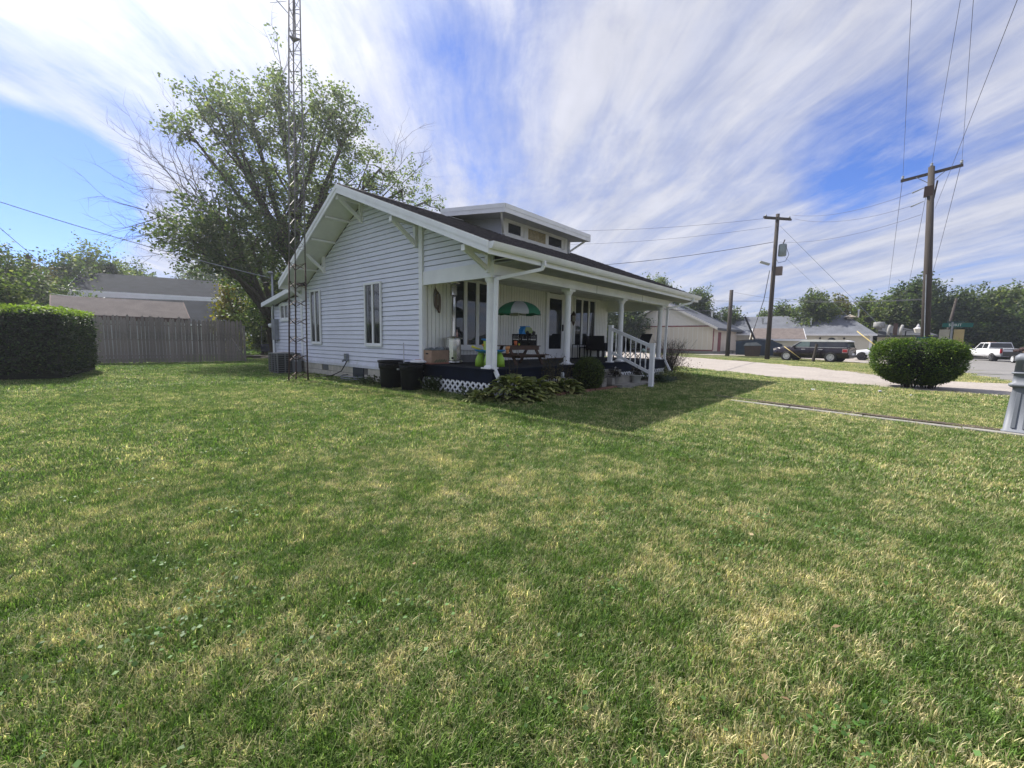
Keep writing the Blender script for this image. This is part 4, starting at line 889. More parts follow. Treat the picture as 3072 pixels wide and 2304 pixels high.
# ---------------- hedges and bush ----------------
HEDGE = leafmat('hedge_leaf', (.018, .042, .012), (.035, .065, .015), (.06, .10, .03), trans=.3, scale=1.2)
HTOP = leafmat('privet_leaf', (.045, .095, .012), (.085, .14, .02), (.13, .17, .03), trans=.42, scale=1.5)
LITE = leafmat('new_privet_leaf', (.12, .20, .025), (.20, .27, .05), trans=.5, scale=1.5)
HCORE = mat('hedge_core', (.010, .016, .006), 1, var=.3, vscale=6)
def box_surface(n, a, b, noise=.05):
    a, b = np.array(a, float), np.array(b, float); s = b-a; ar = np.array([s[1]*s[2], s[0]*s[2], s[0]*s[1]]); pr = np.repeat(ar, 2); pr[4] *= .02; pr /= pr.sum()
    f = rng.choice(6, n, p=pr); P = a+rng.uniform(0, 1, (n, 3))*s
    for k in range(3): P[f == 2*k, k] = a[k]; P[f == 2*k+1, k] = b[k]
    c = (a+b)/2; h = s/2; q = (P-c)/h; rr = .35    # round the edges a little
    e = np.abs(q); q2 = q*(1-.07*np.clip(np.sort(e, 1)[:, 1:2], .6, 1)**6); P = c+q2*h
    return P+rng.normal(size=(n, 3))*noise
hg = thing('privet_hedge', 'large box clipped hedge with bright top at the left edge of the lawn', 'hedge', (-7.4, 10.5, 0))
M1 = Matrix.Translation((-5.55, 8.45, 0)) @ Matrix.Rotation(radians(165), 4, 'Z')
Rz = np.array(M1.to_3x3()); T_ = np.array(M1.translation)
def hedge_pts(n, a, b, nz_=.045): return box_surface(n, a, b, nz_) @ Rz.T+T_
# local frame: x runs left along the front face, y runs away from it (negated by the turn)
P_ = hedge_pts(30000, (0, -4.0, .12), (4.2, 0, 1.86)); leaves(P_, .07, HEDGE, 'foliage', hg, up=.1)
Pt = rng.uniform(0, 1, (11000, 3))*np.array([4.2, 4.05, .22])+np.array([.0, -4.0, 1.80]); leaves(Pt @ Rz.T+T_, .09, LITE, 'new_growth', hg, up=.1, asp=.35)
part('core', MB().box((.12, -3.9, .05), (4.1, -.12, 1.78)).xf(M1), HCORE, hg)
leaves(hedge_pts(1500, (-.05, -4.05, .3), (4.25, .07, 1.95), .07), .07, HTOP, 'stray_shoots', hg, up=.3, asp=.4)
part('stem', MB().tube([tuple(M1 @ Vector((.6, -.5, 0))), tuple(M1 @ Vector((.6, -.5, .4)))], .03, 6).tube([tuple(M1 @ Vector((1.6, -.5, 0))), tuple(M1 @ Vector((1.6, -.5, .4)))], .03, 6), BARK, hg)
cb = thing('round_bush', 'big rounded clipped privet bush beside the gravel drive, bright green on top', 'bush', (11.9, -9.4, 0))
def bush_pt(n, sc=1.0):
    d = rng.normal(size=(n, 3)); d /= np.linalg.norm(d, axis=1)[:, None]
    d = np.sign(d)*np.abs(d)**.62; z = d[:, 2]*.5+.5     # squarish ball, narrower at the foot
    wd = np.where(z < .45, .60+.40*(z/.45)**.7, 1.0)
    return np.array([11.95, -9.18, .14])+np.stack([d[:, 0]*.92*wd*sc, d[:, 1]*1.10*wd*sc, z*1.36*sc], 1)+rng.normal(size=(n, 3))*.035
leaves(bush_pt(24000), .05, HTOP, 'foliage', cb, up=.3); leaves(bush_pt(12000, .93), .06, HEDGE, 'inner_foliage', cb)
leaves(bush_pt(1400, 1.045)+rng.normal(size=(1400, 3))*.03, .055, LITE, 'stray_shoots', cb, up=.5, asp=.4)
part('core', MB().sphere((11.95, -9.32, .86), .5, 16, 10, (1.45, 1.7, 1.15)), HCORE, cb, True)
st_ = MB()
for k in range(26):
    a = rng.uniform(0, 2*pi); q_ = rng.uniform(.3, 1); st_.tube([(11.95+.42*q_*cos(a), -9.32+.5*q_*sin(a), 0), (11.95+.6*q_*cos(a), -9.32+.7*q_*sin(a), .5)], [.018, .010], 5)
part('stem', st_, BARK, cb, kind='stuff')
LV = [leafmat('maple_leaf', (.085, .125, .06), (.14, .18, .09), (.26, .28, .15), trans=.55, scale=.5), leafmat('dark_leaf', (.050, .085, .032), (.090, .125, .05), (.17, .19, .09), trans=.48, scale=.4),
      leafmat('green_leaf', (.08, .12, .04), (.13, .165, .06), (.22, .23, .11), trans=.52, scale=.4), leafmat('yellowing_leaf', (.10, .12, .015), (.20, .17, .02), (.30, .22, .03), trans=.4, scale=.5)]
def tree(name, lab, base, blobs, n, size, m, tr=.25, group=None, limbs=True, clump=26, cr=.28, cat='tree', extra=None, hollow=.35):
    """trunk, a limb to every blob, leaves in clumps; blobs: (centre, radii, weight)"""
    t = thing(name, lab, cat, base, group); b = Vector(base); mb = MB()
    cz = min(q[0][2]-q[1][2]*.3 for q in blobs); mid = Vector((sum(q[0][0] for q in blobs)/len(blobs), sum(q[0][1] for q in blobs)/len(blobs), 0))
    fork = b.lerp(Vector((mid[0], mid[1], b[2])), .25)+Vector((0, 0, max(.8, (cz-b[2])*.75)))
    part('trunk', MB().tube([b-Vector((0, 0, .2)), b.lerp(fork, .3)+Vector((.05, 0, 0)), b.lerp(fork, .7), fork], [tr*1.35, tr*1.05, tr*.9, tr*.8], 10), BARK, t, True)
    for c, r_, wt_ in blobs:
        c = Vector(c); k1 = fork.lerp(c, .45)+Vector((rng.normal()*.2, rng.normal()*.2, r_[2]*.15)); rr = tr*.5*min(1, max(r_)/3+.35)
        mb.tube([fork-Vector((0, 0, .1)), k1, c], [rr, rr*.65, rr*.3], 6, False)
        for j in range(7):
            d = Vector(rng.normal(size=3)).normalized(); e = c+Vector((d[0]*r_[0], d[1]*r_[1], d[2]*r_[2]))*.85; s_ = k1.lerp(c, rng.uniform(.2, 1))
            mb.tube([s_, s_.lerp(e, .5)+Vector(rng.normal(size=3)*.12), e], [rr*.35, rr*.22, rr*.08], 4, False)
    part('limbs', mb, BARK, t)
    W_ = sum(q[2] for q in blobs); P = np.concatenate([blob_pts(c, np.array(r_)*np.array([1.12, 1.12, 1.15]), int(n*wt_/W_), clump, cr, hollow) for c, r_, wt_ in blobs])
    leaves(P, size, m, 'crown', t, up=.15, asp=.6, droop=.25)
    return t
# ---------------- trees ----------------
mp = [((-0.0, 14.7, 11.6), (1.4, 1.4, 1.2), 0.9), ((-1.0, 15.0, 10.5), (0.9, 0.9, 0.6), 0.3), ((1.6, 15.3, 12.5), (1.8, 1.8, 1.7), 1.3), ((3.4, 14.6, 12.5), (2.0, 2.0, 2.0), 1.7),
      ((2.7, 14.9, 14.0), (0.6, 0.6, 1.1), 0.25), ((4.9, 13.9, 13.3), (1.2, 1.2, 1.4), 0.6), ((5.7, 13.5, 12.7), (1.3, 1.3, 1.9), 0.9), ((1.4, 15.4, 10.1), (1.8, 1.8, 1.3), 1.1), ((3.7, 15.6, 10.4), (2.5, 2.5, 2.2), 1.9),
      ((5.4, 14.8, 10.4), (2.2, 2.2, 2.0), 1.4), ((3.2, 15.8, 8.0), (2.7, 2.7, 1.6), 1.5), ((1.8, 15.3, 8.5), (1.4, 1.4, 1.0), 0.5), ((8.0, 14.3, 11.5), (1.2, 1.2, 1.6), 0.45), ((9.1, 13.7, 10.4), (1.1, 1.1, 1.5), 0.4),
      ((7.9, 14.5, 9.0), (1.6, 1.6, 1.2), 0.5), ((12.2, 15.0, 10.9), (1.0, 1.0, 1.1), 0.2), ((7.1, 15.0, 9.9), (1.2, 1.2, 1.5), 0.5), ((5.4, 16.3, 7.2), (2.0, 1.8, 1.4), .8)]
mp = [((c[0], c[1], 5.0+(c[2]-5.0)*.93), tuple(q*.86 for q in r_), w_) for c, r_, w_ in mp]
tree('maple_tree', 'tall spreading maple rising behind the gable and the antenna tower', (3.4, 16.4, 0), mp, 29000, .15, LV[0], .42, cr=.24, clump=40, hollow=.2)
lw = [((-0.7, 12.9, 6.4), (1.0, 1.0, 0.9), 0.5), ((-1.5, 13.3, 5.2), (1.1, 1.1, 0.6), 0.5), ((-0.5, 13.8, 5.1), (1.5, 1.5, 1.1), 0.9), ((1.0, 14.4, 5.9), (1.5, 1.5, 1.1), 0.8), ((0.9, 15.3, 5.0), (1.6, 1.6, .8), 0.7), ((2.7, 16.0, 6.2), (1.2, 1.2, 1.5), 0.6), ((2.3, 17.3, 2.9), (1.2, 1.2, 1.2), .7), ((3.6, 17.6, 3.4), (1.0, 1.0, 1.3), .5), ((2.4, 16.6, 4.4), (1.6, 1.4, 1.5), .8)]
tree('leaning_tree', 'low dark tree leaning left over the picket fence, below the bare branches', (3.7, 17.6, 0), lw, 16500, .15, LV[1], .38, cr=.26, clump=30)
bt = thing('bare_tree', 'leafless grey branches fanning up left of the maple', 'tree', (3.4, 18.0, 0)); mb = MB(); 
part('trunk', MB().tube([(3.4, 18.0, -.2), (2.6, 17.2, 2.6), (1.2, 16.3, 4.6)], [.24, .2, .15], 9), BARK, bt, True)
def rec(p, d, L, r, n):
    pts = [p]; q = Vector(p); dd = Vector(d)
    for i in range(4):
        dd = (dd+Vector(rng.normal(size=3))*.13+Vector((0, 0, .03))).normalized(); q = q+dd*L/4; pts.append(q.copy())
    mb.tube(pts, [r*(1-.16*i) for i in range(5)], 4, False)
    if n > 0:
        for k in range(5 if n > 1 else 4):
            i = rng.integers(1, 5); a = Vector(rng.normal(size=3)); a = (a-dd*a.dot(dd)).normalized(); rec(pts[i], (dd*.85+a*.62).normalized(), L*rng.uniform(.42, .68), r*.42, n-1)
for tip in ((-2.37, 17.3, 11.1), (-2.23, 17.2, 9.7), (-2.74, 17.3, 8.3), (-2.26, 17.2, 7.0), (-2.1, 17.2, 5.6), (-.55, 16.9, 10.9), (0.17, 16.7, 10.5), (1.68, 16.3, 9.3), (-1.6, 17.0, 10.6), (-2.6, 17.0, 9.0), (-2.6, 17.1, 7.6), (-1.3, 16.6, 9.8), (-2.0, 16.7, 6.3), (-.9, 16.8, 8.4)):
    p = Vector((1.2, 16.3, 4.6)); d = Vector(tip)-p; rec(p, d.normalized(), d.length*.70, .052, 3)
for s_, tip in (((8.0, 14.4, 9.6), (9.5, 14.1, 13.2)), ((8.0, 14.4, 9.6), (10.4, 14.1, 12.2)), ((2.9, 14.9, 13.2), (2.5, 14.9, 15.9)), ((9.1, 13.8, 10.4), (11.2, 13.8, 11.6))):
    rec(Vector(s_), (Vector(tip)-Vector(s_)).normalized(), (Vector(tip)-Vector(s_)).length*.9, .028, 2)
part('branches', mb, BARE, bt, kind='stuff')
def pin(az, d): a = radians(az); return -6.327+d*cos(a), -8.43+d*sin(a)
def azx(px): return 41.003-math.degrees(math.atan((px-1536)/1282))
def simple_tree(name, lab, az, d, zb, zt, w_, m, n=3500, k=6, group='trees beyond the neighbouring lots', size=None, seed=0, cr=.42, hollow=.35, zlow=None):
    x, y = pin(az, d); bl = []; zt = zt*(.80 if 'store' in group else 1); w_ = w_*(.86 if 'store' in group else 1); h = zt-zb; tx, ty = -sin(radians(az)), cos(radians(az))
    for i in range(k):
        f = (i+.5)/k; zc = zb+h*(.12+.8*f); wd = w_*.5*(1-abs(f-.4)**1.5)*.8; s_ = rng.uniform(-1, 1)*wd*.6 if i < k-1 else 0
        bl.append(((x+tx*s_+rng.normal()*.3, y+ty*s_+rng.normal()*.3, zc), (wd*.62, wd*.62, h*.22), 1))
    return tree(name, lab, (x, y, 0), bl, int(n*2.9), size or (.0044*d), m, .02*h+.12, group, clump=30, cr=cr, hollow=hollow)
G1 = 'trees beyond the rear gardens'
simple_tree('dense_tree', 'dark dense tree at the far left edge, behind the hedge and utility pole', azx(20), 38, .5, 5.3, 6.5, LV[1], 6500, 8, G1)
simple_tree('dense_tree', 'rounded dark tree between the utility pole and the grey green clump', azx(195), 50, 1, 6.6, 6, LV[1], 4500, 7, G1)
simple_tree('broad_tree', 'grey green broad tree behind the long shed roof', azx(292), 54, 1, 8.2, 7, LV[2], 5500, 8, G1)
simple_tree('ochre_tree', 'brownish tree just right of the left utility pole', azx(140), 46, .5, 5.6, 3, leafmat('brown_leaf', (.09, .075, .03), (.12, .10, .04), trans=.3, scale=.4), 2200, 5, G1)
fx, fy = pin(azx(352), 52); fr = thing('fir_tree', 'pointed dark conifer standing behind the grey neighbouring roofs', 'tree', (fx, fy, 0), G1); P = []
for k in range(13):
    z_ = 1.2+k*.5; r_ = 2.2*(1-k/14); 
    for a in np.linspace(0, 2*pi, 11)+k: P.append(np.array([fx+r_*.6*cos(a), fy+r_*.6*sin(a), z_-.1])+rng.normal(size=(26, 3))*np.array([r_*.28, r_*.28, .12]))
leaves(np.concatenate(P), .4, LV[1], 'crown', fr, asp=.3, droop=.3); part('trunk', MB().tube([(fx, fy, -.1), (fx, fy, 7.6)], [.25, .03], 7), BARK, fr)
simple_tree('small_tree', 'small yellow green bush tree standing just behind the right half of the picket fence', azx(690), 29, .8, 3.7, 2.0, LV[3], 1500, 4, G1, size=.15, cr=.25)
simple_tree('lilac_shrub', 'light green lilac shrub between the fence end and the house', azx(790), 34, .3, 3.9, 3.8, LV[2], 7000, 9, G1, size=.14, cr=.3)
simple_tree('broad_tree', 'shady backdrop tree filling the gap behind the lilac and the house corner', azx(770), 60, 0, 11, 15, LV[1], 6500, 9, G1)
simple_tree('broad_tree', 'large shade tree behind the neighbouring dark roofed house', azx(640), 62, 0, 9, 13, LV[1], 5000, 8, G1)
simple_tree('dense_tree', 'tall dark tree partly behind the left end of the long shed, past the conifer', azx(420), 66, 0, 8.2, 9, LV[1], 3500, 6, G1)
for az, d, w_, q_ in ((93, 60, 14, 'far trees left of the frame edge'),):
    simple_tree('dense_tree', 'bushy tree low at the far left horizon behind the hedge', az, d, 0, 6, w_, LV[1], 3500, 6, G1)
simple_tree('young_tree', 'short sunlit green and ochre sapling at the left frame edge above the hedge', azx(25), 26, 1.2, 3.2, 2.4, LV[2], 1500, 4, G1, size=.14, cr=.25)
G2 = 'trees behind the store buildings'
for (px, d, zb, zt, w_, m_, n_, lab) in ((1960, 66, 2, 12.2, 9, 2, 6500, 'tall green tree right behind the far gutter end of the white house'), (2090, 70, 1.5, 10.6, 8, 1, 4500, 'dark tree behind the pink trimmed store roof'),
    (2170, 74, 1, 7.6, 7, 1, 2500, 'low dark tree between the store roof vents and the short pole'), (1880, 62, 0, 8.5, 10, 1, 5000, 'dark tree seen under the porch roof beyond the store gable'), (1800, 60, 0, 8, 11, 1, 5000, 'dark tree seen behind the porch furniture'),
    (2290, 78, 2, 7.4, 5, 2, 1500, 'thin pale tree just left of the transformer pole foot'), (2345, 76, 2, 8.3, 5, 1, 2600, 'dark round tree just right of the transformer pole'), (2415, 72, 2.5, 9.8, 8, 2, 3000, 'open branched pale tree above the middle of the long grey roof'),
    (2505, 78, 2, 9.0, 6, 3, 3200, 'yellow green tree rising over the long grey roof'), (2570, 76, 2, 8.8, 6, 2, 2600, 'loose green tree left of the roof turbine'), (2610, 76, 1.5, 7.4, 6, 3, 2200, 'yellowing tree behind the roof exhaust drum'),
    (2660, 74, 1, 9.2, 7, 2, 3600, 'mid green tree left of the far utility pole'), (2745, 74, 1, 11.2, 9, 1, 5500, 'largest dark green tree directly behind the far utility pole'), (2850, 76, .5, 9.2, 9, 1, 5000, 'dark tree just right of the far utility pole'),
    (3000, 80, 0, 9.4, 13, 2, 7500, 'broad tree above the white pickup at the right edge'), (3090, 78, 0, 8, 12, 1, 5000, 'dense tree cut by the right frame edge'), (2925, 84, 0, 5, 9, 1, 3500, 'low dark trees behind the street name sign'), (2700, 86, 0, 5.5, 11, 1, 3000, 'low dark tree behind the street lamp'), (3180, 76, 0, 9, 14, 1, 3000, 'dense tree just outside the right edge')):
    if px > 3150: continue
    simple_tree('broad_tree' if m_ != 1 else 'dense_tree', lab, azx(px), d, zb, zt, w_, LV[m_], n_, 7, G2, hollow=.2 if 'open' in lab else .35)
# ---------------- left neighbours ----------------
FX = MB().prism([(-.053, -.008, 0), (.053, -.008, 0), (.053, -.008, 1.90), (.03, -.008, 1.97), (0, -.008, 2.02), (-.03, -.008, 1.97), (-.053, -.008, 1.90)], (0, .018, 0))
PICK = mat('weathered_picket', (.34, .295, .265), .9, var=.5, vscale=2.5, stretch=(3, 3, .5), fine=.5, bump=.3)
fn = thing('picket_fence', 'weathered grey wooden picket fence with pointed tops behind the lawn', 'fence', (-1.6, 16.2, 0), local=True)
fa, fb = Vector((-7.2, 17.6)), Vector((1.15, 15.95)); Lf = (fb-fa).length; n_ = int(Lf/.119); first = None; fd = (fb-fa)/Lf; fz = atan2(fd[1], fd[0])
srcs = []
for k in range(n_):
    p = fa+fd*(k*.119)-Vector((-1.6, 16.2)); p += Vector((-fd[1], fd[0]))*(-.35*sin(k/n_*pi))
    if len(srcs) < 3:
        q = part('picket', FX, PICK, fn); srcs.append(q)
    else: q = share(srcs[k % 3], (0, 0, 0), fn)
    q.location = (p[0], p[1], .05+random.uniform(-.03, .02)); q.rotation_euler = (random.uniform(-.008, .008), random.uniform(-.014, .014), fz); q.scale = (random.uniform(.95, 1.09), 1, random.uniform(.97, 1.04))
for z_ in (.35, 1.05, 1.7): part('rail', MB().tube([(fa[0]+fd[0]*s-fd[1]*(-.35*sin(s/Lf*pi)+.045)+1.6, fa[1]+fd[1]*s+fd[0]*(-.35*sin(s/Lf*pi)+.045)-16.2, z_) for s in np.linspace(0, Lf, 9)], .035, 4), WOODG, fn)
for s in np.linspace(0, Lf, 4): part('fence_post', MB().cb((fa[0]+fd[0]*s-fd[1]*.12*0+1.6, fa[1]+fd[1]*s-16.2+.13, .9), (.09, .09, 1.8)), WOODG, fn)
single('leaning_stick', MB().tube([(.55, 15.85, 1.15), (.98, 15.35, .02)], .025, 6), WOODG, 'grey stick leaning on the right end of the picket fence', 'stick', True)
def gable(name, lab, c, rz, L, D, h, hr, mw, mr, trim, cat='house', ov=.35, base=None, group=None, th=.12):
    """simple gabled building; ridge along local x; c = centre of the plan"""
    t = thing(name, lab, cat, (c[0], c[1], 0), group, local=True, rz=rz)
    part('wall', MB().prism([(-L/2, -D/2, 0), (-L/2, D/2, 0), (-L/2, D/2, h), (-L/2, 0, hr-.08), (-L/2, -D/2, h)], (L, 0, 0)), mw, t)
    e = ov*(hr-h)/(D/2)
    for s in (-1, 1):
        part('roof', MB().prism([(-L/2-ov, s*(D/2+ov), h-e), (-L/2-ov, 0, hr), (-L/2-ov, 0, hr-th), (-L/2-ov, s*(D/2+ov), h-e-th)][::s], (L+2*ov, 0, 0)), mr, t)
        part('fascia', MB().box((-L/2-ov, s*(D/2+ov)-.02, h-e-th-.10), (L/2+ov, s*(D/2+ov)+.02, h-e-.02)), trim, t)
        for g_ in (-1, 1):
            x_ = g_*(L/2+ov); part('barge_board', MB().prism([(x_-.02, s*(D/2+ov), h-e+.015), (x_-.02, 0, hr+.015), (x_-.02, 0, hr-.20), (x_-.02, s*(D/2+ov), h-e-.20)], (.04, 0, 0)), trim, t)
    return t
GREYS = mat('grey_brown_shingle', (.17, .15, .145), .95, var=.18, vscale=2, fine=.4, coord='World', spec=.1); DARKS = mat('dark_blue_shingle', (.035, .04, .05), .95, var=.25, vscale=2, fine=.3, spec=.08)
OFFW = mat('off_white_siding', (.55, .57, .58), .7, var=.06, stretch=(.2, .2, 12), vscale=3)
sx_, sy_ = pin(azx(378), 31); sh = gable('garden_shed', 'low shed with long grey brown shingle roof behind the picket fence', (sx_, sy_), radians(azx(378)-90)+.05, 4.6, 3.0, 2.35, 3.15, OFFW, GREYS, mat('brown_fascia', (.10, .05, .045), .8), 'shed', .3)
hx, hy = pin(azx(520), 38); gable('neighbour_house', 'small white sided house with dark roof right of the long grey shed', (hx, hy), radians(azx(520)-90)-.35, 6.4, 4.6, 2.3, 3.7, OFFW, DARKS, WHITE, 'house', .4)
hx, hy = pin(azx(520), 50); bg = gable('neighbour_house', 'long dark roofed house with white gutter board in the back left', (hx, hy), radians(azx(520)-90)-.10, 10.6, 8, 4.75, 6.4, OFFW, DARKS, WHITE, 'house', .4)
part('gutter_board', MB().box((-5.75, -4.5, 4.1), (5.75, -4.42, 4.52)), WHITE, bg)
ox, oy = pin(azx(372), 44); gable('garden_shed', 'small brownish roofed outbuilding behind the left end of the long shed', (ox, oy), .1, 3, 3, 3.0, 3.9, GREYS, GREYS, WOODG, 'shed', .2)
def pole(name, lab, x, y, h, r0, r1, lean=(0, 0), group='wooden utility poles'):
    t = thing(name, lab, 'utility pole', (x, y, 0), group); part('shaft', MB().tube([(x, y, -.3), (x+lean[0]*.5, y+lean[1]*.5, h*.5), (x+lean[0], y+lean[1], h)], [r0, (r0+r1)/2, r1], 14), POLEW, t, True); return t
def cable(name, lab, a, b, sag, r=.012, m=WIRE, group=None, n=18):
    a, b = Vector(a), Vector(b); mb = MB().tube([a.lerp(b, i/n)-Vector((0, 0, sag*4*(i/n)*(1-i/n))) for i in range(n+1)], r, 4, False); return single(name, mb, m, lab, 'cable', group=group)
INS = mat('glass_insulator', (.35, .38, .42), .2)
# left pole
lx, ly = pin(azx(117), 40); lp = pole('utility_pole', 'short dark utility pole among the trees above the left hedge', lx, ly, 6.0, .17, .13, (-.1, 0)); 
part('bracket', MB().beam((lx+.3, ly, 4.95), (lx-.3, ly, 4.95), .1, .1), POLEW, lp)
GW = 'service cables on the left'
cable('service_cable', 'twisted service cable from the upper left sky to the mast on the lean-to', (-9.5, 15.0, 6.6), (-.17, 8.72, 3.42), .22, .014, GALV, GW)
cable('service_cable', 'cable slanting from the left frame edge down to the trees by the conifer', tuple(Vector((*pin(azx(-250), 30), 9.2))), tuple(Vector((*pin(azx(215), 46), 5.1))), .25, .016, WIRE, GW)
cable('service_cable', 'bright cable running from the left utility pole to the grey shed roof', (lx+.1, ly, 3.9), tuple(Vector((*pin(azx(262), 31), 3.15))), .06, .02, WHITE, GW)
cable('service_cable', 'cable curving down from the left frame edge to the left utility pole', tuple(Vector((*pin(azx(-80), 34), 6.3))), (lx, ly, 3.9), .30, .018, GALV, GW)
cable('service_cable', 'slack loop cable left of the left utility pole, lowest of the loops', tuple(Vector((*pin(azx(50), 38), 3.6))), (lx, ly, 3.85), .25, .012, GALV, GW)
cable('service_cable', 'pale cable rising to the left utility pole, uppermost of the loops', tuple(Vector((*pin(azx(15), 38), 4.4))), (lx, ly, 5.0), .08, .012, GALV, GW)
# back garden bits
for k, (dx, rz_) in enumerate(((0, .2), (.25, .5), (-.2, -.1))):
    ox, oy = pin(azx(820), 27.5); single('loose_plank', MB().cb((0, 0, .1+.06*k), (2.2, .16, .04)).xf(Matrix.Translation((ox+dx, oy+k*.2, 0)) @ Matrix.Rotation(rz_, 4, 'Z')), WOODG, ('lowest', 'middle', 'topmost')[k]+' plank of the loose pile on the ground left of the house corner', 'plank', group='loose planks')
ka, kb = pin(azx(732), 29.2), pin(azx(835), 28.4)
single('timber_edging', MB().beam((*ka, .10), (*kb, .10), .15, .2), BARK, 'dark timber edging across the grass gap left of the house', 'edging')
sx_, sy_ = pin(azx(800), 33); ss = thing('child_swing', 'dark blue child swing seat hanging below the lilac shrub', 'swing', (sx_, sy_, .3), local=True)
part('seat', MB().box((-.3, -.2, 0), (.3, .2, .08)).box((-.3, .12, 0), (.3, .2, .5)).box((-.3, -.2, .3), (.3, -.12, .4)), mat('dark_blue_plastic', (.02, .025, .06), .5), ss)
for s in (-1, 1): part('rope', MB().tube([(s*.26, .1, .4), (s*.2, .1, 2.0)], .02, 5), GALV, ss)
# ---------------- right hand buildings ----------------
BEIGE = mat('beige_board_siding', (.70, .62, .52), .75, var=.05, vscale=4, stretch=(8, 8, .2), coord='World'); BEIGE2 = mat('pale_gable_siding', (.76, .72, .67), .75, var=.05, vscale=4, stretch=(8, 8, .2), coord='World')
REDT = mat('faded_red_trim', (.26, .075, .08), .7, var=.12); LGREY = mat('light_grey_shingle', (.165, .175, .20), .95, var=.22, vscale=.9, fine=.45, coord='World', spec=.08)
x0, y0, y1, h1, h2 = 50.3, 7.86, 20.2, 3.45, 6.5; ym = (y0+y1)/2; L1 = 36
st = thing('store_building', 'beige boarded store with red trim and low gabled grey roof beyond the porch', 'building', (60, 14, 0))
part('wall', MB().box((x0, y0, .35), (x0+L1, y1, h1)), BEIGE, st); part('gable_wall', MB().prism([(x0+.02, y0, h1), (x0+.02, y1, h1), (x0+.02, ym, h2-.1)], (L1-.1, 0, 0)), BEIGE2, st)
part('foundation', MB().box((x0-.02, y0-.02, -.1), (x0+L1, y1+.02, .35)), CONC, st)
for s, ye in ((-1, y0-.7), (1, y1+.7)):
    ze = h1-.7*(h2-h1)/(ym-y0)
    part('roof', MB().prism([(x0-.8, ye, ze+.12), (x0-.8, ym, h2+.12), (x0-.8, ym, h2-.02), (x0-.8, ye, ze-.02)], (L1+.8, 0, 0)), LGREY, st)
    part('barge_board', MB().prism([(x0-.84, ye, ze+.14), (x0-.84, ym, h2+.14), (x0-.84, ym, h2-.14), (x0-.84, ye, ze-.14)], (.05, 0, 0)), BEIGE2, st)
    part('fascia', MB().box((x0-.8, ye-.03, ze-.18), (x0+L1, ye+.03, ze+.11)), mat('dark_grey_gutter', (.06, .07, .08), .6), st)
for a, b_ in (((x0-.04, y0-.04, h1-.05), (x0, y1, h1+.09)), ((x0-.04, y0-.06, .34), (x0, y1, .50)), ((x0-.04, y0-.06, .50), (x0+.22, y0, h1-.05)), ((x0-.04, y1-.2, .50), (x0, y1, h1-.05)), ((x0+.22, y0-.045, h1-.05), (x0+8, y0, h1+.05))): part('trim', MB().box(a, b_), REDT, st)
k = 0; bb = part('siding_seam', MB().box((x0-.012, y0+.6, .5), (x0, y0+.66, h1-.05)), BEIGE2, st)
for k in range(1, 19): share(bb, (0, .61*k, 0), st)
part('door', MB().box((x0+2.1, y0-.05, .3), (x0+3.3, y0, 2.75)), REDT, st)
for k, xx in enumerate((6.3, 12.0, 18.3)):
    rw = part('round_window', MB().lathe([(.42, -.06), (.42, .06)], (0, 0, 0), 20).xf(Matrix.Translation((x0+xx, y0, 2.1)) @ Matrix.Rotation(pi/2, 4, 'X') @ Matrix.Scale(1.35, 4, (0, 1, 0))), REDT, st)
    part('pane', MB().lathe([(.30, -.07), (.30, .07)], (0, 0, 0), 20).xf(Matrix.Translation((x0+xx, y0, 2.1)) @ Matrix.Rotation(pi/2, 4, 'X') @ Matrix.Scale(1.35, 4, (0, 1, 0))), GLASS, rw)
for xx, yy in ((x0+9, ym-3.2), (x0+13, ym-3.4)):
    v = part('roof_vent', MB().lathe([(.22, 0), (.22, .8), (.36, .82), (.36, 1.1), (.1, 1.15)], (xx, yy, h2-(ym-yy)*(h2-h1)/(ym-y0)), 12), STEEL, st)
# long grey roofed building
lb = thing('long_building', 'long low cream building with light grey shingle roof behind the parked cars', 'building', (65, 0, 0))
X0 = 61.5; YA, YB = 9.0, -7.1; hz, hr = 2.75, 5.4
part('wall', MB().box((X0, YB, 0), (X0+10, YA, hz)), mat('cream_stucco', (.56, .54, .45), .85, var=.05), lb)
part('roof', MB().add([(X0-.5, YB-.4, hz), (X0-.5, YA, hz), (X0+5, YA, hr), (X0+5, YB+3.0, hr), (X0+10.4, YA, hz), (X0+10.4, YB-.4, hz)], [(0, 3, 2, 1), (0, 5, 3), (5, 4, 2, 3)]), LGREY, lb)
part('fascia', MB().box((X0-.55, YB-.45, hz-.22), (X0-.45, YA, hz)), WHITE, lb)
part('doorway', MB().box((X0-.06, .2, .1), (X0+.02, 1.4, 2.4)), BLACKP, lb); part('wall_trim', MB().box((X0-.05, YB-.03, 0), (X0, YB+.25, hz-.22)), WHITE, lb)
dr2 = part('door', MB().box((X0-.08, -3.9, .1), (X0, -2.4, 2.45)), mat('cream_door', (.6, .58, .48), .6), lb)
part('fan_light', MB().prism([(X0-.1, -3.15+.42*cos(a), 1.95+.34*sin(a)) for a in np.linspace(0, pi, 9)], (.03, 0, 0)), GLASS, dr2)
for y_ in (-4.4, -1.95): part('wall_lamp', MB().lathe([(.02, 0), (.14, .1), (.04, .28)], (X0-.12, y_, 2.05), 8), BLACKP, lb)
for px_, py_, rr_, hh in ((2.6, 5.2, .16, .9), (2.0, -.6, .2, 1.0), (4.3, -5.4, .2, 1.1)): part('vent_pipe', MB().lathe([(rr_*.7, 0), (rr_*.7, hh*.8), (rr_, hh*.8), (rr_, hh)], (X0+px_, py_, hz+(px_+.5)*(hr-hz)/5.5-.1), 10), STEEL, lb)
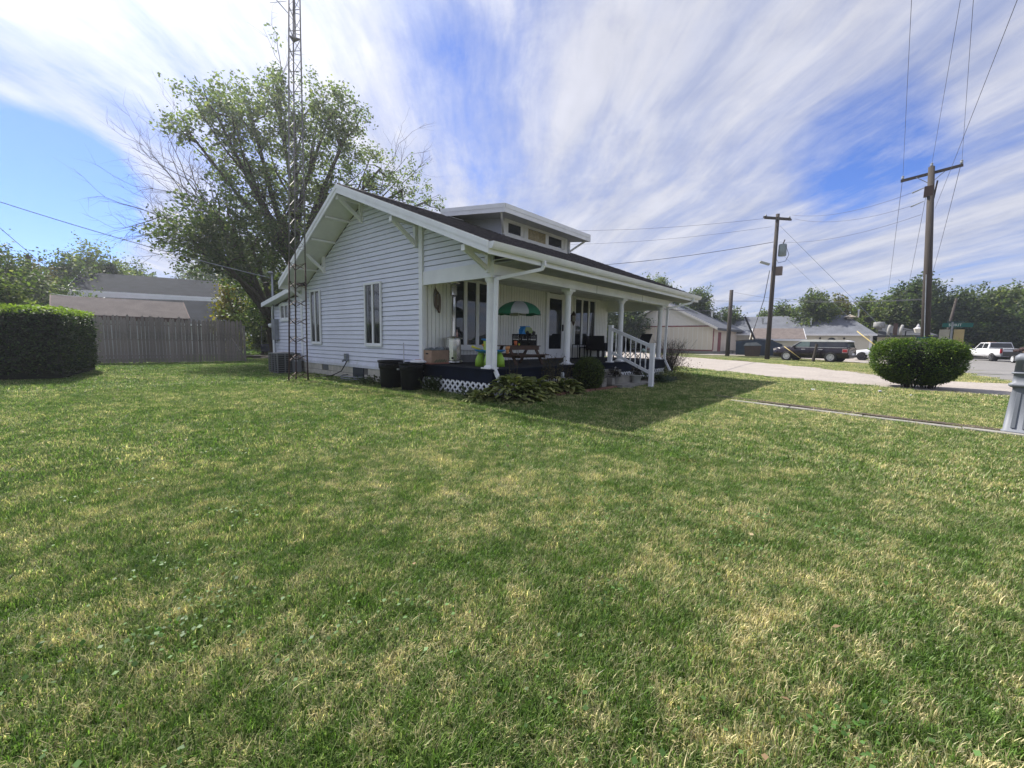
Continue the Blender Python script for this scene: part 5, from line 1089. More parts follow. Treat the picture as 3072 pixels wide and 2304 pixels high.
for px_, py_ in ((4.9, 2.0), (4.9, -2.2)): part('roof_box', MB().cb((X0+px_, py_, hr+.03), (.5, .8, .22)), BLACKP, lb)
part('turbine_vent', MB().lathe([(.35, 0), (.35, .2), (.75, .25), (.15, .55), (.02, .62)], (X0+3.6, -4.6, 4.75), 14), mat('tan_metal', (.45, .38, .28), .5), lb)
part('chimney_cap', MB().box((X0+6, -6.9, 3.6), (X0+6.8, -6.1, 5.0)).box((X0+5.8, -7.1, 5.0), (X0+7.0, -5.9, 5.08)), mat('dark_chimney', (.06, .055, .05), .8), lb)
part('exhaust_fan', MB().lathe([(.3, 0), (.3, .2), (.55, .22), (.58, .45), (.55, .85), (.5, .90), (.02, .95)], (X0+1.0, -7.6, 3.3), 18), mat('pale_fan_housing', (.27, .27, .26), .7), lb, True)
wg = thing('annex_building', 'lower dark roofed annex right of the long grey roof, with white duct pipes', 'building', (66, -9.5, 0))
part('wall', MB().box((X0+.6, -12.4, 0), (X0+7, -7.55, 2.55)), mat('tan_stucco', (.50, .46, .36), .85, var=.05), wg)
part('roof', MB().add([(X0+.1, -7.55, 2.6), (X0+.1, -12.8, 2.6), (X0+4, -12.2, 3.1), (X0+4, -7.55, 4.2), (X0+8, -12.8, 2.6), (X0+8, -7.55, 2.6)], [(0, 1, 2, 3), (1, 4, 2), (4, 5, 3, 2), (0, 3, 5)]), mat('dark_lapped_roof', (.055, .06, .07), .9, stretch=(1, 1, 10), vscale=3, fine=.4), wg)
part('fascia', MB().box((X0+.05, -12.8, 2.38), (X0+.12, -7.55, 2.62)), mat('dark_trim', (.04, .04, .045), .7), wg)
for y_ in (-8.5, -9.6): part('duct_pipe', MB().tube([(X0-.05, y_, 2.6), (X0-.05, y_, 3.35), (X0+.4, y_-.1, 3.75)], [.15, .15, .15], 10), mat('white_duct', (.33, .33, .31), .7), wg, True)
part('duct_frame', MB().box((X0+.2, -9.3, 2.5), (X0+.5, -8.9, 4.0)), BROWNW, wg); part('roof_cap', MB().box((X0+3.4, -11.9, 3.15), (X0+4.4, -11.0, 3.5)), WHITE, wg)
shx, shy = pin(azx(2322), 55); gs = gable('garden_shed', 'small cream garden shed with brown shingle roof behind the blue dumpster', (shx, shy), radians(azx(2322)-90)+.15, 4.4, 3.0, 2.05, 3.05, mat('cream_shed', (.55, .52, .40), .75, var=.05), mat('brown_shingle', (.20, .165, .15), .95, var=.2, fine=.3), WHITE, 'shed', .2)
part('door', MB().box((1.3, -1.54, .05), (2.0, -1.5, 1.8)), mat('cream_shed_door', (.60, .57, .45), .7), gs)
dx_, dy_ = pin(azx(2270), 51); dp = thing('dumpster', 'dark blue steel dumpster with sloped lids behind the brown bin', 'dumpster', (dx_, dy_, .05), local=True, rz=radians(azx(2270)-90))
DBL = mat('dark_blue_steel', (.02, .04, .075), .6, var=.2); part('body', MB().prism([(-2.0, -.9, .12), (1.9, -.9, .12), (2.05, -.9, 1.25), (1.2, -.9, 1.62), (-.2, -.9, 1.72), (-2.05, -.9, 1.50)], (0, 1.8, 0)), DBL, dp)
part('lid', MB().prism([(-2.1, -.95, 1.52), (-.2, -.95, 1.75), (-.2, -.95, 1.80), (-2.1, -.95, 1.57)], (0, 1.9, 0)), BLACKP, dp); part('lid', MB().prism([(-.2, -.95, 1.75), (1.25, -.95, 1.64), (1.25, -.95, 1.69), (-.2, -.95, 1.80)], (0, 1.9, 0)), BLACKP, dp)
for x_ in (-1.9, -.9, .1, 1.1, 1.85): part('rib', MB().box((x_-.05, -.96, .12), (x_+.05, -.9, 1.25)), DBL, dp)
part('side_frame', MB().box((2.06, -.8, .2), (2.12, .8, 1.2)), GALV, dp); part('prop_bar', MB().beam((-.4, -.2, 1.8), (-1.4, .1, 4.1), .35, .1), BLACKP, dp)
bx2, by2 = pin(azx(2253), 48); bn_ = thing('refuse_bin', 'brown dumpster bin with raised grey lid before the blue dumpster', 'bin', (bx2, by2, .03), local=True, rz=radians(azx(2253)-90))
part('body', MB().prism([(-.62, -.45, .1), (.62, -.45, .1), (.72, -.45, 1.1), (-.72, -.45, 1.1)], (0, .9, 0)), mat('brown_bin', (.07, .04, .03), .7), bn_); part('lid', MB().prism([(-.8, -.5, 1.1), (-.6, -.5, 1.38), (.3, -.5, 1.45), (.8, -.5, 1.15)], (0, 1.0, 0)), GALV, bn_)
jk = thing('lawn_chair', 'dark metal chairs and junk beside the store door', 'chair', (x0+4.6, y0-1.0, 0), local=True)
part('seat', MB().cb((0, 0, .42), (.6, .5, .06)), BLACKP, jk); part('backrest', MB().beam((0, .25, .4), (0, .35, 1.1), .6, .05, (0, 1, 0)), BLACKP, jk)
for a in (-1, 1):
    for b_ in (-1, 1): part('leg', MB().cb((a*.25, b_*.2, .2), (.05, .05, .42)), BLACKP, jk)
twig_bush('twiggy_bush', 'small dark bush between the store door and the blue dumpster', (x0+2.2, y0-3.2, 0), 30, .9, .5, leafn=.9, lm=LV[1])
# poles
P1 = Vector((35.27, -.89)); p1 = pole('utility_pole', 'middle utility pole with a grey transformer and double crossarm', P1[0], P1[1], 11.95, .19, .14, (0, 0))
arm = lambda z_, a, L, off: MB().beam((P1[0]-cos(a)*L+off, P1[1]-sin(a)*L, z_), (P1[0]+cos(a)*L+off, P1[1]+sin(a)*L, z_), .1, .13)
for off in (-.18, .18): part('crossarm', arm(11.6, 2.45, 1.25, off), POLEW, p1)
tf = part('transformer', MB().lathe([(.27, 8.55), (.30, 8.6), (.30, 9.4), (.26, 9.5), (.05, 9.53)], (P1[0]+.15, P1[1]-.5, 0), 16), mat('grey_transformer', (.25, .30, .30), .5, .3), p1, True)
part('bushing', MB().tube([(P1[0]+.15, P1[1]-.5, 9.5), (P1[0]+.15, P1[1]-.62, 9.85)], .04, 6), BROWNW, tf); part('drip_wire', MB().tube([(P1[0], P1[1]-.75, 9.3), (P1[0], P1[1]-1.0, 8.6), (P1[0], P1[1]-.8, 8.1), (P1[0], P1[1]-.3, 8.0), (P1[0], P1[1]-.15, 8.3)], .02, 5), WIRE, p1)
part('yard_light', MB().beam((P1[0]-.2, P1[1]+.3, 7.9), (P1[0]-.5, P1[1]+.95, 8.15), .3, .14), mat('lamp_head', (.4, .42, .38), .5), p1); part('junction_box', MB().cb((P1[0]+.1, P1[1]-.38, 7.35), (.35, .45, .7)), mat('brown_box', (.16, .12, .10), .7), p1)
part('riser_cable', MB().tube([(P1[0]-.2, P1[1]+.25, 7.4), (P1[0]-.3, P1[1]+.5, 5), (P1[0]+1.0, P1[1]+1.4, 2.4)], .03, 5), WIRE, p1)
for s in (-1, 1): part('insulator', MB().lathe([(.05, 0), (.09, .06), (.05, .16)], (P1[0]+cos(2.45)*s*1.1, P1[1]+sin(2.45)*s*1.1, 11.68), 8), INS, p1)
p0_ = pole('utility_pole', 'short plain wooden pole standing left of the blue dumpster', 43.07, 4.23, 6.9, .22, .18)
P3 = Vector((24.48, -10.03)); p3 = pole('utility_pole', 'tallest utility pole with one long crossarm, rising behind the round bush', P3[0], P3[1], 10.55, .21, .13, (.8, .55))
tx_ = P3+Vector((.8, .55)); A3 = ((25.67-.0, -8.56, 10.42), (25.59, -10.9, 10.72))
part('crossarm', MB().beam((tx_[0]+.1, tx_[1]+1.15, 10.12), (tx_[0]-.1, tx_[1]-1.15, 10.34), .10, .13), POLEW, p3)
for s in (-1, 1): part('arm_brace', MB().beam((tx_[0], tx_[1]+s*.55, 10.2-s*.05), (tx_[0]-.05, tx_[1], 9.7), .03, .03), GALV, p3)
for (a, b_, z_) in ((.1, 1.08, 10.18), (0, 0, 10.55), (-.1, -1.08, 10.40)): part('insulator', MB().lathe([(.03, 0), (.07, .05), (.05, .1), (.06, .15), (.02, .19)], (tx_[0]+a, tx_[1]+b_, z_+.02), 8), INS, p3)
part('bolt_plate', MB().cb((tx_[0]-.12, tx_[1]+.02, 9.3), (.3, .34, .5)), BROWNW, p3); part('side_board', MB().beam((tx_[0]-.1, tx_[1]-.2, 8.9), (tx_[0]-.05, tx_[1]-.28, 9.8), .07, .06), POLEW, p3)
for z_ in (9.55, 8.85): part('strain_insulator', MB().tube([(tx_[0]-.1, tx_[1]+.15, z_), (tx_[0]-.05, tx_[1]+.65, z_-.18)], [.02, .045, ][:2], 6), INS, p3)
part('ground_wire', MB().tube([(P3[0]-.21, P3[1]+.05, 0), (P3[0]+.17, P3[1]+.33, 5)], .022, 5), GALV, p3)
fp = pin(azx(2815), 52); pole('utility_pole', 'slim far utility pole just right of the tallest pole', fp[0], fp[1], 5.4, .13, .09, (.3, -.6))
GC = 'overhead wires on the right'
hi = [(tx_[0]+.1, tx_[1]+1.08, 10.37), (tx_[0], tx_[1], 10.74), (tx_[0]-.1, tx_[1]-1.08, 10.59)]
for k, (h_, lab) in enumerate(zip(hi, ('left power line rising to the top of the frame from the long crossarm', 'middle power line rising from the pole top to the top of the frame', 'right power line rising from the right tip of the long crossarm'))):
    cable('power_line', lab, h_, ((-9.3, -8.03, 10.2), (-5.5, -8.9, 10.7), (-5.5, -8.2, 10.4))[k], .15, .0075, WIRE, GC, 26)
    cable('power_line', lab.split(' power')[0]+' power line running away beyond the long crossarm', h_, (h_[0]+60, h_[1]+.5-3*k*.3, 7.4), 1.6, .014, WIRE, GC, 22)
cable('power_line', 'lower single power line rising past the right tip of the crossarm', (tx_[0]-.1, tx_[1]-.3, 8.4), (-10.6, -10.1, 9.0), .15, .0075, WIRE, GC, 26)
cable('power_line', 'upper wire between the two tall poles', (tx_[0], tx_[1]+.5, 9.45), (P1[0]+.2, P1[1]-.95, 11.75), .5, .011, WIRE, GC)
cable('power_line', 'second wire between the two tall poles', (tx_[0], tx_[1]+.5, 8.75), (P1[0]+.4, P1[1]-1.15, 11.45), .5, .011, WIRE, GC)
cable('power_line', 'third, lower wire from the tallest pole towards the transformer', (tx_[0], tx_[1]+.2, 8.2), (P1[0]+.1, P1[1]-.2, 9.7), .45, .011, WIRE, GC)
for k, (z_, zb, rr, lab) in enumerate(((11.75, 12.7, .011, 'highest wire from the transformer pole towards the house roof'), (11.0, 11.4, .010, 'thin middle wire from the transformer pole behind the house roof'), (9.75, 9.0, .024, 'thick black cable from the transformer pole behind the house roof'))):
    cable('power_line', lab, (P1[0], P1[1]+.8-.4*k, z_), (22+2*k, 26, zb), .8, rr, WIRE, GC, 22)
cable('power_line', 'long horizontal wire crossing low behind both poles', (22, 24, 6.0), (P1[0], P1[1], 4.9), .25, .015, WIRE, GC)
cable('power_line', 'long low wire from the transformer pole to the tallest pole', (P1[0], P1[1], 4.95), (P3[0]+.5, P3[1], 3.75), .15, .012, WIRE, GC)
cable('power_line', 'wire from the short pole dipping right to the tallest pole', (43.07, 4.23, 6.75), (P3[0]+.5, P3[1], 3.8), .5, .012, WIRE, GC)
cable('power_line', 'black cable bundle from the porch end to the short pole', (10.2, -1.0, 2.72), (43.07, 4.23, 5.3), .35, .022, WIRE, GC)
cable('guy_wire', 'guy wire slanting right from the transformer pole top, with a small insulator', (P1[0]+.1, P1[1]-.2, 11.0), (33.0, -10.0, .3), 0, .012, GALV, 'guy wires'); cable('guy_wire', 'second fainter guy wire from the transformer', (P1[0]+.1, P1[1]-.3, 8.9), (33.4, -9.0, .3), 0, .009, GALV, 'guy wires')
YG = mat('yellow_guy_guard', (.55, .42, .14), .5)
single('guy_guard', MB().tube([(33.78, -6.75, 2.35), (33.1, -9.2, .1)], .035, 6), YG, 'yellow guy wire guard slanting in front of the tail of the dark car', 'guy guard', True, 'yellow guy guards'); single('guy_guard', MB().tube([(34.4, -2.2, 1.15), (34.1, -3.5, .15)], .03, 6), YG, 'pale guy wire guard slanting before the front wheel of the dark car', 'guy guard', True, 'yellow guy guards')
wp = MB().tube([(33.53, -4.28, -.1), (33.55, -4.45, 1.38)], [.11, .085], 8); single('wooden_stake', wp, POLEW, 'short leaning wooden post in the verge before the dark car', 'post')
# signs, lamp
sp = thing('street_sign', 'street name sign post with green SPIRIT blade and two yellow boards behind the round bush', 'street sign', (23.65, -10.79, 0), local=True, rz=radians(-4-90+5))
part('post', MB().cb((0, 0, 1.25), (.07, .07, 2.5)), GALV, sp); GRS = mat('green_sign', (.005, .10, .085), .5, var=.04); YB_ = mat('sign_back_tan', (.42, .33, .16), .6, var=.05)
part('name_blade', MB().cb((.18, .05, 2.36), (1.05, .02, .20)), GRS, sp); part('upper_blade', MB().cb((.12, .03, 2.51), (.6, .02, .07)), mat('dark_green_sign', (.005, .04, .045), .5), sp); part('yellow_board', MB().cb((-.24, .05, 1.75), (.36, .02, .80)), mat('sign_back_grey', (.36, .34, .28), .6), sp); part('yellow_board', MB().cb((.26, .05, 1.75), (.36, .02, .80)), YB_, sp); part('lower_blade', MB().cb((-.95, .05, 1.7), (.55, .02, .16)), GRS, sp); part('blade_arm', MB().cb((-.55, .02, 1.7), (1.1, .02, .02)), GALV, sp)
def text(txt, size, loc, rot, m, parent, name='lettering'):
    cu = bpy.data.curves.new(name, 'FONT'); cu.body = txt; cu.size = size; cu.align_x = 'CENTER'; cu.align_y = 'CENTER'; cu.extrude = .002; cu.resolution_u = 2
    tmp = bpy.data.objects.new('tmp_text', cu); me = bpy.data.meshes.new_from_object(tmp); bpy.data.objects.remove(tmp); me.name = name; me.materials.clear(); me.materials.append(m)
    o = bpy.data.objects.new(name, me); COL.objects.link(o); o.parent = parent; o.location = loc; o.rotation_euler = rot; return o
WL = mat('white_lettering', (.75, .78, .76), .5)
for y_, rz_ in ((.064, pi), (.036, 0)): text('SPIRIT', .17, (.10 if rz_ else .1, y_, 2.36), (pi/2, 0, rz_), WL, sp)
slx, sly = pin(azx(2740), 60); sl_ = thing('street_lamp', 'white glass coach style lamp on a pole beyond the round bush', 'street lamp', (slx, sly, 0), local=True)
part('post', MB().tube([(0, .9, 0), (0, .9, 2.9)], .06, 8).beam((0, .9, 2.9), (0, .3, 3.0), .05, .05), BLACKP, sl_); part('lamp_glass', MB().lathe([(.22, 2.72), (.36, 3.12)], (0, 0, 0), 8), mat('lamp_white', (.65, .63, .55), .4), sl_); part('cap', MB().lathe([(.38, 3.12), (.14, 3.28), (.12, 3.45), (.06, 3.5), (.05, 3.6)], (0, 0, 0), 8), mat('white_cap', (.6, .6, .6), .5), sl_)
# ---------------- vehicles ----------------
def loft(stn):
    mb = MB(); n = None
    for (x, zb, zs, ws, zr, wr) in stn:
        half = [(ws-.10, zb), (ws, zb+.14), (ws+.01, (zb+zs)/2), (ws-.02, zs-.04), (ws-.06, zs), (wr, zr-.06), (wr-.12, zr), (0, zr+.02)]
        sec = [(x, -a, b_) for a, b_ in half]+[(x, a, b_) for a, b_ in half[:-1][::-1]]
        mb.v += sec; n = len(sec)
    k = len(stn)
    for i in range(k-1):
        for j in range(n): mb.f.append((i*n+j, i*n+(j+1) % n, (i+1)*n+(j+1) % n, (i+1)*n+j))
    mb.f += [tuple(range(n)), tuple(range((k-1)*n, k*n))[::-1]]
    return mb
def wheel(t, x, y, r, w_, rim, spokes=10):
    s = 1 if y > 0 else -1; T = Matrix.Translation((x, y, r)) @ Matrix.Rotation(-s*pi/2, 4, 'X')
    wh = part('wheel', MB().lathe([(r*.66, -w_/2), (r*.95, -w_/2), (r, -w_*.35), (r, w_*.35), (r*.95, w_/2), (r*.66, w_/2), (r*.64, w_*.3)], (0, 0, 0), 28).xf(T), TYRE, t, True)
    m_ = MB().lathe([(r*.64, w_*.3), (r*.68, w_*.52), (r*.62, w_*.5), (r*.58, w_*.3)], (0, 0, 0), 28)
    for k in range(spokes):
        a = 2*pi*k/spokes; m_.beam((cos(a)*r*.08, sin(a)*r*.08, w_*.44), (cos(a)*r*.63, sin(a)*r*.63, w_*.46), r*.11, .03, (0, 0, 1))
    m_.lathe([(r*.13, w_*.4), (r*.12, w_*.5), (.001, w_*.52)], (0, 0, 0), 12); part('rim', m_.xf(T), rim, wh); return wh
def arch(t, x, y, r):
    s = 1 if y > 0 else -1; part('wheel_arch', MB().lathe([(r, -.02), (r, .012)], (0, 0, 0), 28).xf(Matrix.Translation((x, y, .36)) @ Matrix.Rotation(-s*pi/2, 4, 'X')), BLACKP, t)
def sidewin(t, poly, yf, m, name='side_window'):
    for s in (-1, 1):
        pts = [(x, s*yf(z), z) for x, z in poly]; pts = pts if s < 0 else pts[::-1]; part(name, MB().prism(pts, (0, s*.012, 0)), m, t)
PLUM = mat('dark_maroon_paint', (.012, .006, .010), .18, .1, var=.02, spec=.7); SILV = mat('silver_roof_paint', (.74, .74, .70), .4, 0, var=.02); RIM = mat('bright_rim', (.62, .62, .64), .3, .3, var=.03); TINT = mat('tinted_glass', (.015, .018, .022), .06, spec=.8); FRG = mat('greenish_window', (.10, .14, .13), .08, spec=.8)
def suv(loc, rz):
    t = thing('parked_suv', 'dark maroon boxy station wagon with silver roof parked before the long building', 'car', loc, local=True, rz=rz)
    st_ = [(-2.55, .45, .95, .86, .98, .80), (-2.50, .30, 1.0, .93, 1.04, .85), (-1.9, .24, 1.02, .97, 1.10, .86), (-1.15, .24, 1.05, .98, 1.16, .86), (1.9, .24, 1.10, .98, 1.13, .9), (2.45, .28, 1.10, .96, 1.13, .88), (2.56, .45, 1.08, .90, 1.11, .84)]
    part('body', loft(st_), PLUM, t, True)
    part('cabin', MB().add([(x, s*w_, z_) for x, w_, z_ in ((-1.25, .86, 1.08), (-.55, .74, 1.60), (2.38, .76, 1.60), (2.50, .86, 1.08)) for s in (-1, 1)], [(0, 2, 3, 1), (2, 4, 5, 3), (4, 6, 7, 5), (0, 6, 4, 2), (1, 3, 5, 7), (0, 1, 7, 6)]), TINT, t)
    part('roof', MB().prism([(-.80, -.785, 1.50), (-.52, -.785, 1.66), (.3, -.785, 1.70), (2.2, -.785, 1.67), (2.45, -.785, 1.58), (2.45, -.785, 1.53), (-.60, -.785, 1.53)], (0, 1.57, 0)), SILV, t)
    part('windscreen_pillar', MB().beam((-1.28, -.86, 1.08), (-.60, -.75, 1.60), .05, .05).beam((-1.28, .86, 1.08), (-.60, .75, 1.60), .05, .05), SILV, t)
    yf = lambda z_: .862-(z_-1.08)*.21
    sidewin(t, [(-1.0, 1.13), (-.50, 1.54), (.02, 1.54), (.02, 1.13)], yf, FRG); sidewin(t, [(.12, 1.13), (.12, 1.54), (1.02, 1.54), (1.02, 1.13)], yf, TINT); sidewin(t, [(1.12, 1.13), (1.12, 1.54), (2.28, 1.52), (2.38, 1.13)], yf, TINT)
    for s in (-1, 1):
        part('belt_trim', MB().box((-1.1, s*.955-.012, 1.075), (2.45, s*.955+.012, 1.11)), RIM, t)
        for x_ in (-.35, .82): part('door_handle', MB().cb((x_, s*.995, .93), (.26, .03, .045)), RIM, t)
        part('mirror', MB().cb((-.98, s*1.02, 1.13), (.14, .2, .14)), PLUM, t); part('headlight', MB().cb((-2.42, s*.80, .86), (.26, .26, .16)), mat('headlight_lens', (.65, .60, .58), .15), t)
        tl = part('taillight', MB().cb((2.36, s*.93, .86), (.34, .10, .30)), mat('taillight_frame', (.45, .28, .28), .3), t); part('lens', MB().cb((2.36, s*.985, .86), (.26, .01, .16)), mat('red_lens', (.45, .03, .04), .2), tl)
        for x_ in (-1.50, 1.50): arch(t, x_, s*.975, .42); wheel(t, x_, s*.93, .365, .22, RIM, 11)
        part('sill', MB().box((-1.1, s*.94-.02, .24), (1.1, s*.94+.02, .30)), BLACKP, t)
        for x_ in (.08, 1.06): part('door_seam', MB().box((x_, s*.99-.004, .35), (x_+.012, s*.99+.004, 1.07)), BLACKP, t)
    part('bumper', MB().box((-2.60, -.80, .34), (-2.50, .80, .50)), PLUM, t); part('bumper', MB().box((2.5, -.84, .36), (2.62, .84, .56)), PLUM, t)
    part('grille', MB().box((-2.585, -.62, .58), (-2.54, .62, .82)), CHROME, t); part('plate', MB().cb((2.63, 0, .62), (.02, .5, .14)), WHITE, t)
    return t
# nose points left in the picture (+y)
suv((35.3, -4.05, .03), radians(90+180-12))
WP = mat('white_car_paint', (.72, .73, .75), .22, .05, var=.02, spec=.6)
def sedan(loc, rz, m, lab, name='parked_car', group='cars parked at the long building'):
    t = thing(name, lab, 'car', loc, group, local=True, rz=rz)
    part('body', loft([(-2.3, .40, .72, .78, .75, .70), (-2.2, .26, .78, .86, .80, .78), (-1.2, .22, .90, .90, .95, .80), (-.9, .22, .92, .90, 1.0, .8), (1.5, .22, 1.0, .91, 1.05, .82), (2.15, .28, 1.0, .88, 1.03, .78), (2.3, .45, .95, .80, .98, .74)]), m, t, True)
    part('cabin', MB().add([(x, s*w_, z_) for x, w_, z_ in ((-1.1, .80, .93), (-.25, .60, 1.40), (.9, .60, 1.42), (2.0, .78, 1.0)) for s in (-1, 1)], [(0, 2, 3, 1), (2, 4, 5, 3), (4, 6, 7, 5), (0, 6, 4, 2), (1, 3, 5, 7), (0, 1, 7, 6)]), TINT, t)
    part('roof', MB().prism([(-.30, -.62, 1.39), (.2, -.62, 1.45), (.95, -.62, 1.44), (2.05, -.62, 1.04), (2.0, -.62, 1.0), (.9, -.62, 1.40)], (0, 1.24, 0)), m, t)
    for s in (-1, 1):
        part('rear_quarter', MB().prism([(1.25, s*.70, 1.02), (1.55, s*.60, 1.2), (2.02, s*.70, 1.0), (1.9, s*.80, .97)], (0, s*.1, 0)), m, t)
        part('taillight', MB().cb((2.22, s*.74, .82), (.16, .2, .14)), mat('red_lens', (.45, .03, .04), .2), t)
        for x_ in (-1.4, 1.4): arch(t, x_, s*.895, .37); wheel(t, x_, s*.85, .33, .2, mat('dark_rim', (.12, .12, .13), .3, .8), 5)
    return t
sedan((43.2, -8.35, .03), radians(90+180-5), WP, 'white rounded car parked behind the tail of the dark wagon'); sedan((47.0, -9.9, .03), radians(270), mat('pale_silver_paint', (.5, .5, .52), .25, .3, var=.02), 'silver car mostly hidden behind the round bush')
def pickup(loc, rz):
    t = thing('pickup_truck', 'white pickup truck towing a low trailer on the road at the far right', 'truck', loc, local=True, rz=rz)
    part('body', loft([(-2.9, .50, 1.0, .88, 1.02, .8), (-2.8, .42, 1.05, .97, 1.12, .88), (-1.5, .42, 1.15, 1.0, 1.22, .9), (.7, .42, 1.2, 1.0, 1.22, .92), (2.75, .5, 1.2, 1.0, 1.22, .95), (2.85, .55, 1.18, .97, 1.2, .92)]), WP, t, True)
    part('cabin', MB().add([(x, s*w_, z_) for x, w_, z_ in ((-1.4, .92, 1.18), (-.75, .76, 1.80), (.75, .76, 1.82), (.95, .92, 1.18)) for s in (-1, 1)], [(0, 2, 3, 1), (2, 4, 5, 3), (4, 6, 7, 5), (0, 6, 4, 2), (1, 3, 5, 7), (0, 1, 7, 6)]), WP, t)
    part('rear_window', MB().prism([(.80, -.72, 1.75), (.80, .72, 1.75), (.93, .82, 1.30), (.93, -.82, 1.30)], (.012, 0, .0)), TINT, t)
    yf = lambda z_: .925-(z_-1.18)*.26
    sidewin(t, [(-1.15, 1.24), (-.70, 1.72), (-.15, 1.72), (-.15, 1.24)], yf, TINT); sidewin(t, [(-.05, 1.24), (-.05, 1.72), (.62, 1.72), (.72, 1.24)], yf, TINT)
    part('bed_rim', MB().box((.98, -.93, 1.2), (2.84, -.80, 1.25)).box((.98, .80, 1.2), (2.84, .93, 1.25)), BLACKP, t)
    tg = part('tailgate', MB().box((2.84, -.80, .72), (2.90, .80, 1.22)), WP, t); part('handle', MB().cb((2.91, 0, 1.08), (.02, .3, .1)), BLACKP, tg); part('rear_bumper', MB().box((2.86, -.96, .48), (3.02, .96, .68)), GALV, t); part('top_stripe', MB().cb((2.905, 0, 1.19), (.02, 1.5, .04)), BLACKP, t)
    for s in (-1, 1):
        part('taillight', MB().cb((2.84, s*.92, .98), (.12, .14, .40)), mat('red_lens', (.45, .03, .04), .2), t); part('mirror', MB().cb((-1.1, s*1.12, 1.35), (.12, .24, .3)), BLACKP, t)
        for x_ in (-1.85, 1.75): arch(t, x_, s*.99, .45); wheel(t, x_, s*.94, .40, .26, CHROME, 8)
    part('roof_lamps', MB().cb((-.6, 0, 1.84), (.1, .6, .05)), mat('amber_lens', (.5, .2, .03), .3), t)
    return t
pickup((57.2, -16.6, .02), radians(180+14+4))
tr_ = thing('flatbed_trailer', 'low dark trailer with junk load behind the white pickup', 'trailer', (50.6, -18.1, .02), local=True, rz=radians(180+14))
part('deck', MB().box((-2.4, -1.0, .55), (2.2, 1.0, .68)), BLACKP, tr_); part('drawbar', MB().beam((-2.4, 0, .6), (-3.7, 0, .5), .12, .1), BLACKP, tr_)
for s in (-1, 1):
    part('rail', MB().box((-2.4, s*1.0-.03, .68), (2.2, s*1.0+.03, .95)), BLACKP, tr_)
    for x_ in (-.45, .40): wheel(tr_, x_, s*1.08, .34, .2, WHITE, 6)
for x_ in (-1.9, -.2, 1.7): part('stake', MB().cb((x_, .98, 1.2), (.07, .07, 1.3)), BLACKP, tr_)
part('rack_bar', MB().box((-1.95, .95, 1.8), (1.75, 1.01, 1.88)), BLACKP, tr_)
for k in range(16):
    c_ = (random.uniform(-1.9, 1.9), random.uniform(-.8, .8), random.uniform(.75, 1.25)); part('scrap', MB().sphere(c_, random.uniform(.15, .3), 7, 5, (random.uniform(.7, 1.4), 1, .8)), random.choice((RUST, mat('clay_red', (.4, .15, .09), .8), mat('tan_scrap', (.3, .22, .15), .8), GALV, BROWNW)), tr_)
# ---------------- the grey bin at the right edge ----------------
RB = mat('blue_grey_plastic', (.17, .185, .22), .55, var=.05, fine=.05); gb = thing('litter_bin', 'tall blue grey ribbed plastic litter bin standing at the right edge by the walk', 'litter bin', (3.50, -10.20, .02), local=True, rz=radians(-20))
def rsq(hw, r_=.06, n=4): 
    o = []
    for cx_, cy_, a0 in ((hw-r_, hw-r_, 0), (-hw+r_, hw-r_, pi/2), (-hw+r_, -hw+r_, pi), (hw-r_, -hw+r_, 1.5*pi)):
        for k in range(n+1): a = a0+pi/2*k/n; o.append((cx_+r_*cos(a), cy_+r_*sin(a)))
    return o
def stack(levels, r_=.06):
    mb = MB(); n = None
    for hw, z_ in levels: s_ = rsq(hw, min(r_, hw*.9)); n = len(s_); mb.v += [(a, b_, z_) for a, b_ in s_]
    for i in range(len(levels)-1):
        for j in range(n): mb.f.append((i*n+j, i*n+(j+1) % n, (i+1)*n+(j+1) % n, (i+1)*n+j))
    mb.f += [tuple(range(n))[::-1], tuple(range((len(levels)-1)*n, len(levels)*n))]; return mb
part('body', stack([(.30, 0), (.30, .03), (.285, .035), (.245, .66), (.25, .68)]), RB, gb, True); part('collar', stack([(.265, .68), (.285, .70), (.285, .73), (.255, .75), (.25, .87), (.27, .88), (.27, .90), (.25, .905)]), RB, gb, True)
part('hood', stack([(.25, .905), (.245, 1.06), (.26, 1.07), (.255, 1.14), (.22, 1.18), (.12, 1.19)]), RB, gb, True)
for a in range(4):
    for k in (-1.5, -.5, .5, 1.5):
        m_ = MB().add([(k*.115-.022, -.287-.004, .08), (k*.115+.022, -.287-.004, .08), (k*.105+.02, -.252-.004, .60), (k*.105-.02, -.252-.004, .60), (k*.115-.03, -.262, .07), (k*.115+.03, -.262, .07), (k*.105+.03, -.235, .61), (k*.105-.03, -.235, .61)], [(0, 1, 2, 3), (4, 0, 3, 7), (1, 5, 6, 2), (3, 2, 6, 7), (4, 5, 1, 0)])
        if a in (2, 3) or 1: part('rib', m_.xf(Matrix.Rotation(a*pi/2, 4, 'Z')), RB, gb)
part('opening', MB().box((-.16, -.262, .93), (.16, -.245, 1.03)), BLACKP, gb); part('opening', MB().box((-.262, -.16, .93), (-.245, .16, 1.03)), mat('dark_opening', (.05, .055, .06), .6), gb)
